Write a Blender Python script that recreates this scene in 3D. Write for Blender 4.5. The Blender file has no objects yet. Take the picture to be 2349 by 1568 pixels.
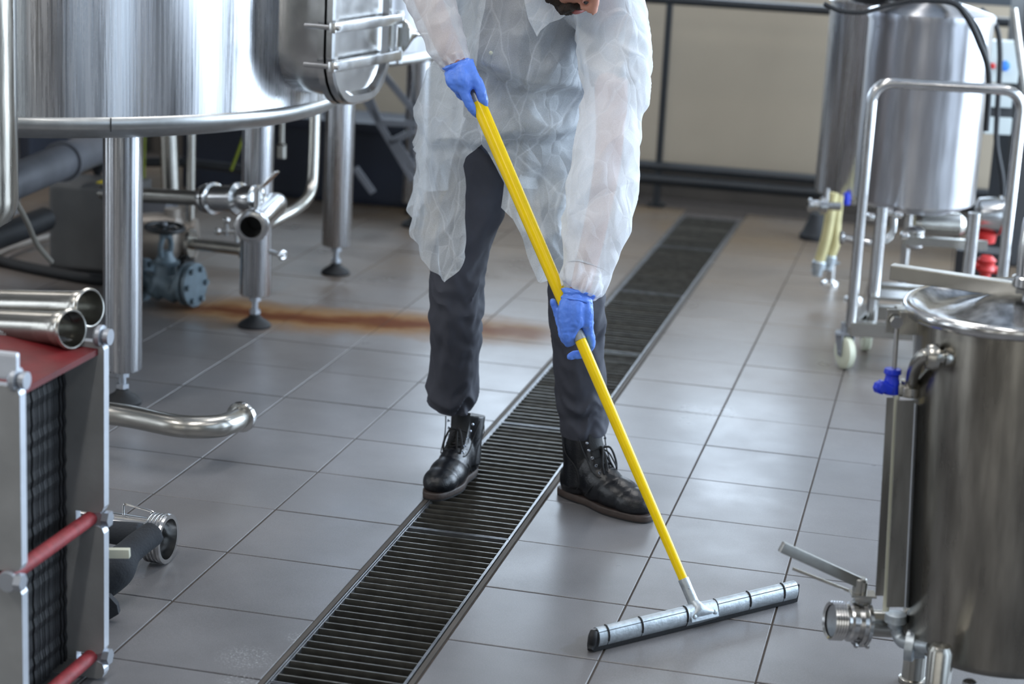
import bpy, bmesh, math, random
from mathutils import Vector as Vec, Matrix, noise
random.seed(7)
S = bpy.context.scene
COL = S.collection
PI = math.pi
# ---------------------------------------------------------------- camera
W, H, FPX = 2349.0, 1568.0, 4470.5
YAW, PITCH, ROLL = -0.21873, 0.24347, 0.051453
CAM = Vec((1.5867, -4.4748, 1.6419))
Fw = Vec((math.sin(YAW)*math.cos(PITCH), math.cos(YAW)*math.cos(PITCH), -math.sin(PITCH)))
_r = Vec((math.cos(YAW), -math.sin(YAW), 0)); _u = _r.cross(Fw)
Rt = _r*math.cos(ROLL) + _u*math.sin(ROLL)
Up = -_r*math.sin(ROLL) + _u*math.cos(ROLL)
FH = Vec((math.sin(YAW), math.cos(YAW), 0)); RH = Vec((math.cos(YAW), -math.sin(YAW), 0))
Z = Vec((0, 0, 1))
cd = bpy.data.cameras.new('camera'); cam = bpy.data.objects.new('camera', cd); COL.objects.link(cam)
cd.sensor_width = 36; cd.lens = 36*FPX/W; cd.clip_start = .05; cd.clip_end = 100
cam.matrix_world = Matrix(((Rt.x, Up.x, -Fw.x, CAM.x), (Rt.y, Up.y, -Fw.y, CAM.y), (Rt.z, Up.z, -Fw.z, CAM.z), (0, 0, 0, 1)))
cd.dof.use_dof = True; cd.dof.focus_distance = 4.55; cd.dof.aperture_fstop = 2.8
S.camera = cam
# ---------------------------------------------------------------- daylight, lamps, exposure
S.view_settings.view_transform = 'Standard'; S.view_settings.look = 'None'
S.view_settings.exposure = 0.0; S.view_settings.gamma = 1; S.view_settings.use_curve_mapping = False
S.cycles.use_denoising = True
S.cycles.sample_clamp_indirect = 6
S.cycles.max_bounces = 8; S.cycles.transparent_max_bounces = 16
wd = bpy.data.worlds.new('sky'); S.world = wd; wd.use_nodes = True
bg = wd.node_tree.nodes['Background']; bg.inputs[0].default_value = (.62, .8, 1, 1); bg.inputs[1].default_value = 1.0
def area(name, loc, aim, sx, sy, power, col):
    l = bpy.data.lights.new(name, 'AREA'); l.shape = 'RECTANGLE'; l.size = sx; l.size_y = sy
    l.energy = power; l.color = col
    o = bpy.data.objects.new(name, l); COL.objects.link(o); o.location = loc
    o.rotation_euler = Vec(aim).to_track_quat('-Z', 'Y').to_euler(); return o
RX, LX, BY, FY, CH = 4.3, -6.0, 5.35, -9.0, 4.4      # room walls and ceiling
DAY = (.70, .84, 1)
for k, yy in enumerate((-5.2, -2.5, .2, 3.47)):
    area('daylight_right', (RX-.03, yy, [2.15, 1.7, 1.7, 1.7][k]), (-1, 0, -.0001), [1.95, 1.95, 1.95, 3.2][k], [2.3, 3.1, 3.1, 3.1][k], [10, 30, 85, 400][k], DAY)
for k, xx in enumerate((-3.6, -1.1, 1.4, 3.3)):
    area('daylight_back', (xx, BY-.03, 1.50), (0, -1, -.0001), [2.2, 2.2, 2.2, 1.3][k], .80, [30, 46, 44, 28][k], DAY)
for k, (xx, yy) in enumerate(((-2.6, -3), (-2.6, 1.5), (.6, -3), (.6, 1.5), (2.9, -3), (2.9, 1.5))):
    area('ceiling_tube_light', (xx, yy, CH-.35), (0, .0001, -1), .16, 2.6, [96, 96, 54, 54, 24, 24][k], (1, .97, .93))
for k, xx in enumerate((-3.6, -1.2, .9, 2.9)):
    area('stripe_light_front', (xx, FY+.03, 1.7), (0, 1, -.0001), .45, 3.0, 20, (.95, .97, .95))  # added slit lights on the windowless front wall, for stripes on the steel
for yy in (-5.5, -2.6, .3):
    area('stripe_fill_left', (LX+.03, yy, 1.7), (1, 0, -.0001), .6, 3.0, 48, (.84, .92, 1))  # added slits on the solid left wall: steel stripes, fill for the left floor

# ---------------------------------------------------------------- pixel geometry (real points in the room)
def ray(px, py): return Fw + Rt*((px-W/2)/FPX) + Up*((H/2-py)/FPX)
def G(px, py, z=0.0):
    d = ray(px, py); return CAM + d*((z-CAM.z)/d.z)
def D(px, py, dep):
    d = ray(px, py); return CAM + d*(dep/d.dot(FH))
def PPM(dep): return FPX/(dep*1.03)
# ---------------------------------------------------------------- materials
def lin(c):
    c = c/255.0
    return c/12.92 if c <= .04045 else ((c+.055)/1.055)**2.4
def rgb(r, g, b): return (lin(r), lin(g), lin(b), 1)
def newmat(name):
    m = bpy.data.materials.new(name); m.use_nodes = True
    nt = m.node_tree; return m, nt, nt.nodes['Principled BSDF']
def setp(b, **k):
    for a, v in k.items():
        b.inputs[a.replace('_', ' ')].default_value = v
def mat(name, col, rough=.5, metal=0, nscale=0, namt=0.0, bump=0.0, bscale=60, stretch=(1, 1, 1), rvar=0.0, spec=.5, obj=True, aniso=0):
    """principled with optional noise in colour, roughness and fine relief"""
    m, nt, b = newmat(name); L = nt.links.new; N = nt.nodes.new
    setp(b, Base_Color=col, Roughness=rough, Metallic=metal)
    b.inputs['Specular IOR Level'].default_value = spec
    if aniso:
        b.inputs['Anisotropic'].default_value = aniso; b.inputs['Anisotropic Rotation'].default_value = .25
        tg = N('ShaderNodeTangent'); tg.direction_type = 'RADIAL'; tg.axis = 'Z'; L(tg.outputs[0], b.inputs['Tangent'])
    tc = N('ShaderNodeNewGeometry'); mp = N('ShaderNodeMapping'); mp.inputs['Scale'].default_value = stretch
    L(tc.outputs['Position'], mp.inputs[0])
    if namt or rvar:
        n = N('ShaderNodeTexNoise'); n.inputs['Scale'].default_value = nscale or 8; n.inputs['Detail'].default_value = 5
        L(mp.outputs[0], n.inputs['Vector'])
    if namt:
        r = N('ShaderNodeMapRange'); r.inputs[1].default_value = .3; r.inputs[2].default_value = .7
        r.inputs[3].default_value = 1-namt; r.inputs[4].default_value = 1+namt*.6; L(n.outputs[0], r.inputs[0])
        mx = N('ShaderNodeMix'); mx.data_type = 'RGBA'; mx.blend_type = 'MULTIPLY'; mx.inputs[0].default_value = 1
        mx.inputs[6].default_value = col; L(r.outputs[0], mx.inputs[7]); L(mx.outputs[2], b.inputs['Base Color'])
    if rvar:
        r2 = N('ShaderNodeMapRange'); r2.inputs[1].default_value = .3; r2.inputs[2].default_value = .7
        r2.inputs[3].default_value = max(.02, rough-rvar); r2.inputs[4].default_value = rough+rvar
        L(n.outputs[0], r2.inputs[0]); L(r2.outputs[0], b.inputs['Roughness'])
    if bump:
        n3 = N('ShaderNodeTexNoise'); n3.inputs['Scale'].default_value = bscale; n3.inputs['Detail'].default_value = 4
        L(mp.outputs[0], n3.inputs['Vector'])
        bp = N('ShaderNodeBump'); bp.inputs['Strength'].default_value = bump; bp.inputs['Distance'].default_value = .002
        L(n3.outputs[0], bp.inputs['Height']); L(bp.outputs[0], b.inputs['Normal'])
    return m
M = {}
M['tank'] = mat('brushed_tank_steel', rgb(196, 198, 202), .27, 1, 22, .24, .10, 34, (5, 5, .12), .07, aniso=.93)
M['tank2'] = mat('smooth_tank_steel', rgb(190, 192, 198), .32, 1, 16, .10, .05, 30, (3, 3, .4), .04, aniso=.96)
M['rim'] = mat('satin_rim_steel', rgb(190, 192, 192), .38, 1, 30, .1, .1, 90)
M['lidsteel'] = mat('mottled_lid_steel', rgb(150, 152, 156), .22, 1, 34, .75, .2, 40)
M['steel'] = mat('polished_steel', rgb(200, 200, 200), .2, 1, 20, .06, .015, 60, (1, 1, 1), .04)
M['tube'] = mat('satin_tube_steel', rgb(180, 178, 172), .27, 1, 20, .08, .02, 60)
M['dirtysteel'] = mat('stained_vessel_steel', rgb(150, 146, 138), .3, 1, 9, .35, .1, 40, (3, 3, .5), .06, aniso=.8)
M['galv'] = mat('galvanised_steel', rgb(178, 186, 192), .42, .85, 60, .18, .35, 160)
M['alu'] = mat('dull_aluminium', rgb(165, 165, 162), .42, .9, 40, .08, .2, 120)
M['greyplate'] = mat('grey_painted_plate', rgb(138, 139, 139), .5, .15, 14, .12, .2, 90)
M['plateedge'] = mat('bare_plate_edge', rgb(205, 211, 220), .4, .6, 14, .1, .2, 90)
M['castgrey'] = mat('blue_grey_valve_paint', rgb(96, 112, 122), .45, .2, 25, .25, .5, 60)
M['black'] = mat('black_rubber', rgb(20, 22, 26), .65, 0, 20, .3, .3, 120)
M['blacksteel'] = mat('black_painted_steel', rgb(26, 30, 34), .45, 0, 8, .2, .1, 60)
M['dark'] = mat('dark_grime', rgb(30, 31, 34), .6, 0, 6, .3, .2, 30)
M['navy'] = mat('dark_navy_sheet', rgb(20, 27, 42), .6, 0, 3, .4, .3, 20)
M['foam'] = mat('black_foam_insulation', rgb(36, 40, 46), .85, 0, 20, .3, .6, 200)
M['red'] = mat('red_paint', rgb(98, 10, 18), .5, 0, 12, .35, .2, 60)
M['redrod'] = mat('faded_red_rod', rgb(140, 48, 54), .55, 0, 60, .3, .6, 220)
M['redvalve'] = mat('red_plastic', rgb(176, 36, 34), .4)
M['yellow'] = mat('yellow_handle_coating', rgb(240, 204, 0), .25, 0, 30, .05, .02, 80, spec=.35)
M['ferrule'] = mat('grey_ferrule', rgb(150, 155, 156), .4, .5)
M['cream'] = mat('cream_hose', rgb(196, 186, 138), .5, 0, 20, .1)
M['ivory'] = mat('ivory_plastic', rgb(196, 196, 178), .45)
M['blue'] = mat('blue_plastic', rgb(8, 44, 190), .35, 0, 20, .1, .1, 90)
M['bluecap'] = mat('pale_blue_cap', rgb(52, 118, 205), .4)
M['whitebox'] = mat('off_white_enclosure', rgb(176, 184, 184), .45, 0, 6, .08)
M['nylon'] = mat('white_nylon_wheel', rgb(206, 210, 190), .4, 0, 20, .06)
M['zinc'] = mat('zinc_plated_steel', rgb(165, 170, 178), .42, .75)
M['pump'] = mat('beige_pump_paint', rgb(150, 142, 134), .4, .4, 10, .2)
M['box'] = mat('grey_motor_box', rgb(92, 92, 92), .5, .3, 10, .12, .2, 60)
M['pvc'] = mat('grey_pipe', rgb(110, 112, 118), .5, .3, 8, .15)
M['wall'] = mat('beige_wall_paint', rgb(160, 148, 130), .8, 0, 2, .06, .1, 30)
M['walldark'] = mat('grey_wall_paint', rgb(84, 84, 86), .85, 0, 2, .06)
M['ceil'] = mat('ceiling_paint', rgb(150, 154, 160), .9, 0, 2, .05)
M['curb'] = mat('brown_skirting', rgb(72, 66, 60), .7, 0, 6, .2)
M['hose'] = mat('corrugated_hose', rgb(120, 116, 108), .6)
M['yg'] = mat('yellow_green_cable', rgb(120, 130, 20), .5)
M['glassdark'] = mat('window_frame_paint', rgb(60, 66, 72), .5)
M['grate'] = mat('grate_steel', rgb(150, 152, 155), .34, .9, 30, .3, .2, 90)
M['gratebar'] = mat('grate_bar_steel', rgb(112, 110, 104), .36, .85, 30, .3, .2, 90)
M['grout'] = mat('dark_grout', rgb(64, 56, 50), .9, 0, 40, .3, .5, 300)
M['trough'] = mat('drain_trough', rgb(36, 36, 32), .5, .2, 20, .3)

# ---------------------------------------------------------------- mesh helpers
class B:
    def __init__(s): s.bm = bmesh.new()
    def _pt(s, p, smooth):
        return s.bm.verts.new(p)
    def box(s, c, size, rot=None, bev=0):
        M4 = Matrix.Translation(Vec(c)) @ (rot.to_4x4() if rot else Matrix()) @ Matrix.Diagonal((size[0], size[1], size[2], 1))
        g = bmesh.ops.create_cube(s.bm, size=1, matrix=M4)
        if bev:
            es = list({e for v in g['verts'] for e in v.link_edges})
            bmesh.ops.bevel(s.bm, geom=es, offset=bev, segments=2, affect='EDGES', profile=.7)
        return s
    def beam(s, a, b, w, h, up=Z, bev=0):
        a, b = Vec(a), Vec(b); d = (b-a); L = d.length; d.normalize()
        x = d.cross(Vec(up)).normalized(); z = x.cross(d)
        R = Matrix((x, d, z)).transposed()
        return s.box((a+b)/2, (w, L, h), R, bev)
    def loft(s, rings, closed=True, cap=True, smooth=True):
        vs = [[s.bm.verts.new(p) for p in r] for r in rings]
        n = len(vs[0]); m = n if closed else n-1
        for i in range(len(vs)-1):
            for j in range(m):
                f = s.bm.faces.new((vs[i][j], vs[i][(j+1) % n], vs[i+1][(j+1) % n], vs[i+1][j])); f.smooth = smooth
        if cap and closed:
            for r in (vs[0][::-1], vs[-1]):
                s.bm.faces.new(r)
        return s
    def tube(s, pts, r, n=14, cap=True, res=0, ell=None):
        pts = [Vec(p) for p in pts]
        rr = r if isinstance(r, (list, tuple)) else [r]*len(pts)
        if res:
            pts, rr = spline(pts, rr, res)
        rings = []; t0 = (pts[1]-pts[0]).normalized()
        x = t0.cross(Z if abs(t0.z) < .9 else Vec((0, 1, 0))).normalized()
        for i, p in enumerate(pts):
            t = (pts[min(i+1, len(pts)-1)]-pts[max(i-1, 0)]).normalized()
            x = (x-t*x.dot(t)).normalized(); y = t.cross(x)
            rings.append([p+(x*math.cos(2*PI*k/n)+y*math.sin(2*PI*k/n))*rr[i] for k in range(n)])
        return s.loft(rings, True, cap)
    def lathe(s, c, axis, prof, n=32, cap=True):
        """prof: list of (distance along axis, radius)"""
        c = Vec(c); a = Vec(axis).normalized()
        x = a.cross(Z if abs(a.z) < .9 else Vec((0, 1, 0))).normalized(); y = a.cross(x)
        rings = [[c+a*t+(x*math.cos(2*PI*k/n)+y*math.sin(2*PI*k/n))*max(r, 1e-4) for k in range(n)] for t, r in prof]
        return s.loft(rings, True, cap)
    def cyl(s, a, b, r, n=24):
        a, b = Vec(a), Vec(b); return s.lathe(a, b-a, [(0, r), ((b-a).length, r)], n)
    def ring(s, c, axis, R, r, n=32, m=10):
        c = Vec(c); a = Vec(axis).normalized()
        x = a.cross(Z if abs(a.z) < .9 else Vec((0, 1, 0))).normalized(); y = a.cross(x)
        pts = []
        for k in range(n):
            d = x*math.cos(2*PI*k/n)+y*math.sin(2*PI*k/n)
            pts.append([c+d*(R+r*math.cos(2*PI*j/m))+a*(r*math.sin(2*PI*j/m)) for j in range(m)])
        pts.append(pts[0])
        vs = [[s.bm.verts.new(p) for p in q] for q in pts[:-1]]
        for i in range(n):
            for j in range(m):
                f = s.bm.faces.new((vs[i][j], vs[(i+1) % n][j], vs[(i+1) % n][(j+1) % m], vs[i][(j+1) % m])); f.smooth = True
        return s
    def ball(s, c, r, sub=2):
        g = bmesh.ops.create_icosphere(s.bm, subdivisions=sub, radius=1)
        rx, ry, rz = r if isinstance(r, (list, tuple)) else (r, r, r)
        for v in g['verts']:
            v.co = Vec((v.co.x*rx, v.co.y*ry, v.co.z*rz))+Vec(c)
            for f in v.link_faces: f.smooth = True
        return s
    def prism(s, poly, axis, h, smooth=False):
        """poly: 3-D points, extruded along axis*h"""
        a = Vec(axis).normalized()*h
        v0 = [s.bm.verts.new(Vec(p)) for p in poly]; v1 = [s.bm.verts.new(Vec(p)+a) for p in poly]
        s.bm.faces.new(v0[::-1]); s.bm.faces.new(v1); n = len(v0)
        for i in range(n):
            f = s.bm.faces.new((v0[i], v0[(i+1) % n], v1[(i+1) % n], v1[i])); f.smooth = smooth
        return s
def spline(pts, rr, res):
    P, Rr = [], []
    n = len(pts)
    for i in range(n-1):
        p0, p1, p2, p3 = pts[max(i-1, 0)], pts[i], pts[i+1], pts[min(i+2, n-1)]
        for k in range(res):
            t = k/res
            P.append(.5*((2*p1)+(p2-p0)*t+(2*p0-5*p1+4*p2-p3)*t*t+(3*p1-p0-3*p2+p3)*t**3))
            Rr.append(rr[i]+(rr[i+1]-rr[i])*(t*t*(3-2*t)))
    P.append(pts[-1]); Rr.append(rr[-1]); return P, Rr
def obj(name, b, m, parent=None, sharp=35, label=None):
    bm = b.bm if isinstance(b, B) else b
    bmesh.ops.recalc_face_normals(bm, faces=bm.faces)
    me = bpy.data.meshes.new(name)
    cs = [v.co for v in bm.verts]
    if parent is None:
        lo = Vec((min(c.x for c in cs), min(c.y for c in cs), min(c.z for c in cs))); hi = Vec((max(c.x for c in cs), max(c.y for c in cs), max(c.z for c in cs)))
        org = Vec(((lo.x+hi.x)/2, (lo.y+hi.y)/2, lo.z)); loc = org
    else:
        pw = parent['_o']; org = Vec((pw[0], pw[1], pw[2])); loc = Vec((0, 0, 0))
    for v in bm.verts: v.co -= org
    bm.to_mesh(me); bm.free()
    if sharp and any(p.use_smooth for p in me.polygons):
        try: me.set_sharp_from_angle(angle=math.radians(sharp))
        except Exception: pass
    o = bpy.data.objects.new(name, me); COL.objects.link(o); o.location = loc
    if parent is not None: o.parent = parent
    o['_o'] = list(org) if parent is None else list(parent['_o'])
    ms = m if isinstance(m, list) else [m]
    for q in ms: me.materials.append(M[q] if isinstance(q, str) else q)
    if label: o['label'] = label
    return o
def thing(name, loc, label, cat, group=None):
    o = bpy.data.objects.new(name, None); COL.objects.link(o); o.location = loc; o['_o'] = list(loc)
    o.empty_display_size = .1
    return tag(o, label, cat, group)
def tag(o, label, cat, group=None):
    o['label'] = label; o['category'] = cat
    if group: o['group'] = group
    return o
def struct(name, b, m):
    o = obj(name, b, m); o['kind'] = 'structure'; return o
def remesh(o, vox, smooth=4, sub=0):
    md = o.modifiers.new('unite', 'REMESH'); md.mode = 'VOXEL'; md.voxel_size = vox; md.use_smooth_shade = True
    if smooth:
        sm = o.modifiers.new('soften', 'SMOOTH'); sm.iterations = smooth; sm.factor = .5
    return o
def hexnut(b, c, axis, r, h):
    return b.lathe(c, axis, [(0, r), (h, r)], 6)
# ================================================================ ROOM
T = .333
DX0, DX1 = .330, .628        # drain channel edges
YEND = 4.80
# tile material: warm grey stoneware with speckle, worn haze, rust trail, painted wall reflection and darker patches
def tile_mat():
    m, nt, b = newmat('stoneware_tile'); L = nt.links.new; N = nt.nodes.new
    g = N('ShaderNodeNewGeometry')
    def nz(sc, det=4, rough=.6):
        n = N('ShaderNodeTexNoise'); n.inputs['Scale'].default_value = sc; n.inputs['Detail'].default_value = det; n.inputs['Roughness'].default_value = rough
        L(g.outputs['Position'], n.inputs['Vector']); return n
    def ramp(src, a, b_, c0, c1):
        r = N('ShaderNodeMapRange'); r.inputs[1].default_value = a; r.inputs[2].default_value = b_; r.inputs[3].default_value = c0; r.inputs[4].default_value = c1
        L(src, r.inputs[0]); return r.outputs[0]
    def mixc(f, a, b_, mode='MIX'):
        x = N('ShaderNodeMix'); x.data_type = 'RGBA'; x.blend_type = mode
        if isinstance(f, float): x.inputs[0].default_value = f
        else: L(f, x.inputs[0])
        for i, q in ((6, a), (7, b_)):
            if isinstance(q, tuple): x.inputs[i].default_value = q
            else: L(q, x.inputs[i])
        return x.outputs[2]
    base = rgb(112, 111, 113)
    sp = ramp(nz(420, 2).outputs[0], .40, .62, .86, 1.1)
    c = mixc(1.0, base, sp, 'MULTIPLY')
    blot = ramp(nz(2.2, 5).outputs[0], .33, .7, .80, 1.14)
    c = mixc(1.0, c, blot, 'MULTIPLY')
    oi = N('ShaderNodeObjectInfo'); rv = ramp(oi.outputs['Random'], 0, 1, .95, 1.05)
    c = mixc(1.0, c, rv, 'MULTIPLY')
    # rust trail: distance to a polyline in the room
    sx = N('ShaderNodeSeparateXYZ'); L(g.outputs['Position'], sx.inputs[0])
    wob = ramp(nz(5, 3).outputs[0], .3, .7, -.045, .045)
    fc = N('ShaderNodeFloatCurve')
    pts = [(-1.15, 2.02), (-.70, 1.985), (-.25, 2.09), (.25, 2.13), (.5, 2.15)]
    x0, x1 = -1.15, .5
    nx = ramp(sx.outputs[0], x0, x1, 0, 1); cv = fc.mapping.curves[0]
    for i, (x, y) in enumerate(pts):
        X, Y = (x-x0)/(x1-x0), (y-1.8)/.5
        if i == 0: cv.points[0].location = (0, Y)
        elif i == len(pts)-1: cv.points[-1].location = (1, Y)
        else: cv.points.new(X, Y)
    fc.mapping.update(); L(nx, fc.inputs['Value'])
    line = ramp(fc.outputs[0], 0, 1, 1.8, 2.3)
    def math_(op, a, b_):
        x = N('ShaderNodeMath'); x.operation = op
        for i, q in enumerate((a, b_)):
            if isinstance(q, (int, float)): x.inputs[i].default_value = q
            else: L(q, x.inputs[i])
        return x.outputs[0]
    dist = math_('ABSOLUTE', math_('ADD', math_('SUBTRACT', sx.outputs[1], line), wob), 0)
    inx = math_('MULTIPLY', ramp(sx.outputs[0], -1.2, -.95, 0, 1), ramp(sx.outputs[0], .2, .34, 1, 0))
    fade = ramp(sx.outputs[0], -.35, .3, 1, .45)
    halo = math_('MULTIPLY', math_('MULTIPLY', ramp(dist, .07, .26, .75, 0), inx), fade)
    core = math_('MULTIPLY', math_('MULTIPLY', ramp(dist, .03, .10, .95, 0), inx), ramp(sx.outputs[0], -.1, .3, 1, .42))
    # brown reflection of the beige wall painted into the far floor colour
    far = math_('MULTIPLY', ramp(sx.outputs[1], 1.0, 3.2, 0, .9), ramp(nz(1.3, 4).outputs[0], .3, .62, .5, 1))
    c = mixc(far, c, rgb(98, 80, 58))
    c = mixc(halo, c, rgb(140, 101, 50)); c = mixc(core, c, rgb(90, 48, 24))
    # darker brown patches behind the blade of the squeegee
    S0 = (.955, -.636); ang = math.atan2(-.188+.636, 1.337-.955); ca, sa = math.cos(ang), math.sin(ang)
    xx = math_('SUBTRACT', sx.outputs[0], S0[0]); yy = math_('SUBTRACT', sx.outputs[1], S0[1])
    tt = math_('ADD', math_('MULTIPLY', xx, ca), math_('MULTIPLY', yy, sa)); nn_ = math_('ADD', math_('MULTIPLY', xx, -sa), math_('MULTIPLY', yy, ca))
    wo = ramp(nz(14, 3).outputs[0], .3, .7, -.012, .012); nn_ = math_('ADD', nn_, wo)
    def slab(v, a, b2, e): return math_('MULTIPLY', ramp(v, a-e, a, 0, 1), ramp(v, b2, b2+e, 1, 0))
    brown_patch = math_('MAXIMUM', math_('MULTIPLY', slab(tt, -.05, .22, .008), slab(math_('ADD', nn_, math_('MULTIPLY', tt, -.25)), .01, .075, .01)), math_('MULTIPLY', slab(tt, .27, .50, .008), slab(nn_, .01, .085, .012)))
    c = mixc(math_('MULTIPLY', brown_patch, .30), c, rgb(84, 76, 66))
    # pale scuffs and limescale marks
    for (mx_, my_, rad_) in ((0.262, -0.906, 0.075), (0.329, -0.768, 0.035), (0.288, -1.023, 0.050)):
        dd = math_('SQRT', math_('ADD', math_('POWER', math_('SUBTRACT', sx.outputs[0], mx_), 2), math_('POWER', math_('SUBTRACT', sx.outputs[1], my_), 2)), 0)
        sc = math_('MULTIPLY', ramp(dd, rad_*.5, rad_, 1, 0), ramp(nz(170, 5, .8).outputs[0], .54, .60, 0, .5)); c = mixc(sc, c, rgb(205, 208, 210))
    sc = ramp(nz(9, 6, .75).outputs[0], .70, .78, 0, .22); c = mixc(sc, c, rgb(190, 192, 192))
    L(c, b.inputs['Base Color'])
    rg = ramp(nz(2.6, 5).outputs[0], .3, .7, .26, .40)
    rg = math_('ADD', rg, math_('MULTIPLY', halo, .6)); rg = math_('MINIMUM', rg, .95); L(rg, b.inputs['Roughness'])
    L(ramp(halo, 0, .5, .5, .12), b.inputs['Specular IOR Level'])
    bp = N('ShaderNodeBump'); bp.inputs['Strength'].default_value = .12; bp.inputs['Distance'].default_value = .001
    L(nz(260, 2).outputs[0], bp.inputs['Height']); L(bp.outputs[0], b.inputs['Normal'])
    return m
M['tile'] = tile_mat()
fl = B()
for x0, x1 in ((LX, DX0), (DX1, RX)):
    fl.box(((x0+x1)/2, (FY+BY)/2, -.1525), (x1-x0, BY-FY, .30))
fl.box(((DX0+DX1)/2, (YEND+BY)/2, -.1525), (DX1-DX0, BY-YEND, .30))
floor = struct('floor', fl, 'grout')
# tiles
def tile_mesh():
    b = B(); h = (T-.0045)/2
    rings = []
    for (e, z) in ((0, -.012), (0, -.0012), (.0012, 0)):
        rings.append([(-h+e, -h+e, z), (h-e, -h+e, z), (h-e, h-e, z), (-h+e, h-e, z)])
    b.loft(rings, True, True, False)
    bmesh.ops.recalc_face_normals(b.bm, faces=b.bm.faces)
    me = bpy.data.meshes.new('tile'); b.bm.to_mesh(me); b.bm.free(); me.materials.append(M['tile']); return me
tm = tile_mesh(); cells = []
def seen(p):
    d = p-CAM; z = d.dot(Fw)
    if z < .5: return False
    x = W/2+FPX*d.dot(Rt)/z; y = H/2-FPX*d.dot(Up)/z
    return -90 < x < W+90 and -60 < y < H+130
for side in (0, 1):
    for i in range(22):
        for j in range(-14, 18):
            cx = (DX0-T*(i+.5)) if side == 0 else (DX1+.003+T*(i+.5))
            cy = -T*(j-.0) + T*.5 + .0
            if cx > RX-.05 or cx < LX+.1 or cy > BY-.1: continue
            p = Vec((cx, cy, 0))
            (cells if True else 0).append((seen(p), (p-CAM).length, p))
cells.sort(key=lambda c: (not c[0], c[1]))
fo = Vec(floor['_o'])
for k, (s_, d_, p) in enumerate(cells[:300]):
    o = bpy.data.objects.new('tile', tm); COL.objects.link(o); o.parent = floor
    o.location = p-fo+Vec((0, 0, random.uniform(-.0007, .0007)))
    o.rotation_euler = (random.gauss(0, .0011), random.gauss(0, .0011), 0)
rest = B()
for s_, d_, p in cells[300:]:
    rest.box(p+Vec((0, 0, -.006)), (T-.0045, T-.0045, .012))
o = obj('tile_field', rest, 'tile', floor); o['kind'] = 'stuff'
# drain channel: trough, angle rims
tr = B()
tr.box(((DX0+DX1)/2, (FY+YEND)/2, -.17), (DX1-DX0, YEND-FY, .01))
for x in (DX0+.001, DX1-.001): tr.box((x, (FY+YEND)/2, -.09), (.003, YEND-FY, .15))
tr.box(((DX0+DX1)/2, YEND, -.09), (DX1-DX0, .004, .15))
ch = obj('trough', tr, 'trough', floor)
for x, s_ in ((DX0, 1), (DX1, -1)):
    b = B(); b.box((x+s_*.006, (FY+YEND)/2, -.010), (.011, YEND-FY, .02)); obj('sealant_strip', b, 'curb', floor)
    b = B(); b.box((x+s_*.016, (FY+YEND)/2, -.015), (.003, YEND-FY, .032)); b.box((x+s_*.024, (FY+YEND)/2, -.036), (.018, YEND-FY, .004)); obj('angle_rim', b, 'grate', floor)
# grates: lift-out sections of crosswise lamellas
ylist = []
y1 = 0.0
edges = [y1+1.0*k for k in range(4, -4, -1)]
glabels = ['drain grate section at the far end below the beige wall',
  'far drain grate section, second from the end by the wall',
  'far drain grate section, third from the end by the wall',
  'drain grate section right behind the legs of the worker',
  'drain grate section passing between the two black boots',
  'drain grate section in front of the boots running to the lower edge of the view',
  'drain grate section nearest the viewer, mostly below the picture']
gx0, gx1 = DX0+.019, DX1-.019
def bar_mesh():
    b = B(); L_ = gx1-gx0-.006
    b.box((0, 0, -.0135), (L_, .0024, .026))
    b.box((0, .0012, -.0012), (L_, .0045, .0022))
    bmesh.ops.recalc_face_normals(b.bm, faces=b.bm.faces)
    me = bpy.data.meshes.new('bar'); b.bm.to_mesh(me); b.bm.free(); me.materials.append(M['gratebar']); return me
bmh = bar_mesh()
tops = [YEND-.01]+[e for e in edges if e < YEND-.1]
for k in range(len(tops)-1):
    ya, yb = tops[k], tops[k+1]
    if k > 6: break
    g = thing('drain_grate', ((gx0+gx1)/2, (ya+yb)/2, -.034), glabels[k], 'drain grate', 'drain grate sections')
    for x in (gx0+.0015, gx1-.0015):
        b = B(); b.box((x, (ya+yb)/2, -.016), (.003, ya-yb-.004, .03)); obj('side_rail', b, 'grate', g)
    for yy in (ya-.004, yb+.004):
        b = B(); b.box(((gx0+gx1)/2, yy, -.014), (gx1-gx0-.006, .0028, .027)); obj('end_bar', b, 'grate', g)
    n = int((ya-yb-.03)/.037)
    for i in range(n):
        o = bpy.data.objects.new('bar', bmh); COL.objects.link(o); o.parent = g
        yy = ya-.02-(i+.5)*(ya-yb-.04)/n
        o.location = Vec(((gx0+gx1)/2, yy, 0))-Vec(g['_o'])
        o.rotation_euler = (random.gauss(-.05, .04), 0, random.gauss(0, .002))
# walls, windows
wb = B(); wb.box(((LX+RX)/2, BY+.1, .53), (RX-LX+.4, .2, 1.06)); wb.box(((LX+RX)/2, BY+.1, 3.18), (RX-LX+.4, .2, 2.48))
for x0, x1 in ((LX-.2, -4.8), (-2.45, -2.25), (.05, .25), (2.55, 2.6), (4.0, RX+.2)):
    wb.box(((x0+x1)/2, BY+.1, 1.50), (x1-x0, .2, .9))
struct('wall_back', wb, 'wall')
bb = B(); bb.box(((LX+RX)/2, BY-.02, .06), (RX-LX, .04, .12)); struct('baseboard_back', bb, 'curb')
def glass():
    m, nt, b = newmat('window_glass'); N = nt.nodes.new; L = nt.links.new
    t = N('ShaderNodeBsdfTransparent'); g = N('ShaderNodeBsdfGlossy'); g.inputs['Roughness'].default_value = .03
    x = N('ShaderNodeMixShader'); x.inputs[0].default_value = .08; L(t.outputs[0], x.inputs[1]); L(g.outputs[0], x.inputs[2])
    L(x.outputs[0], nt.nodes['Material Output'].inputs[0]); return m
M['glass'] = glass()
wn = 0
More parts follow.
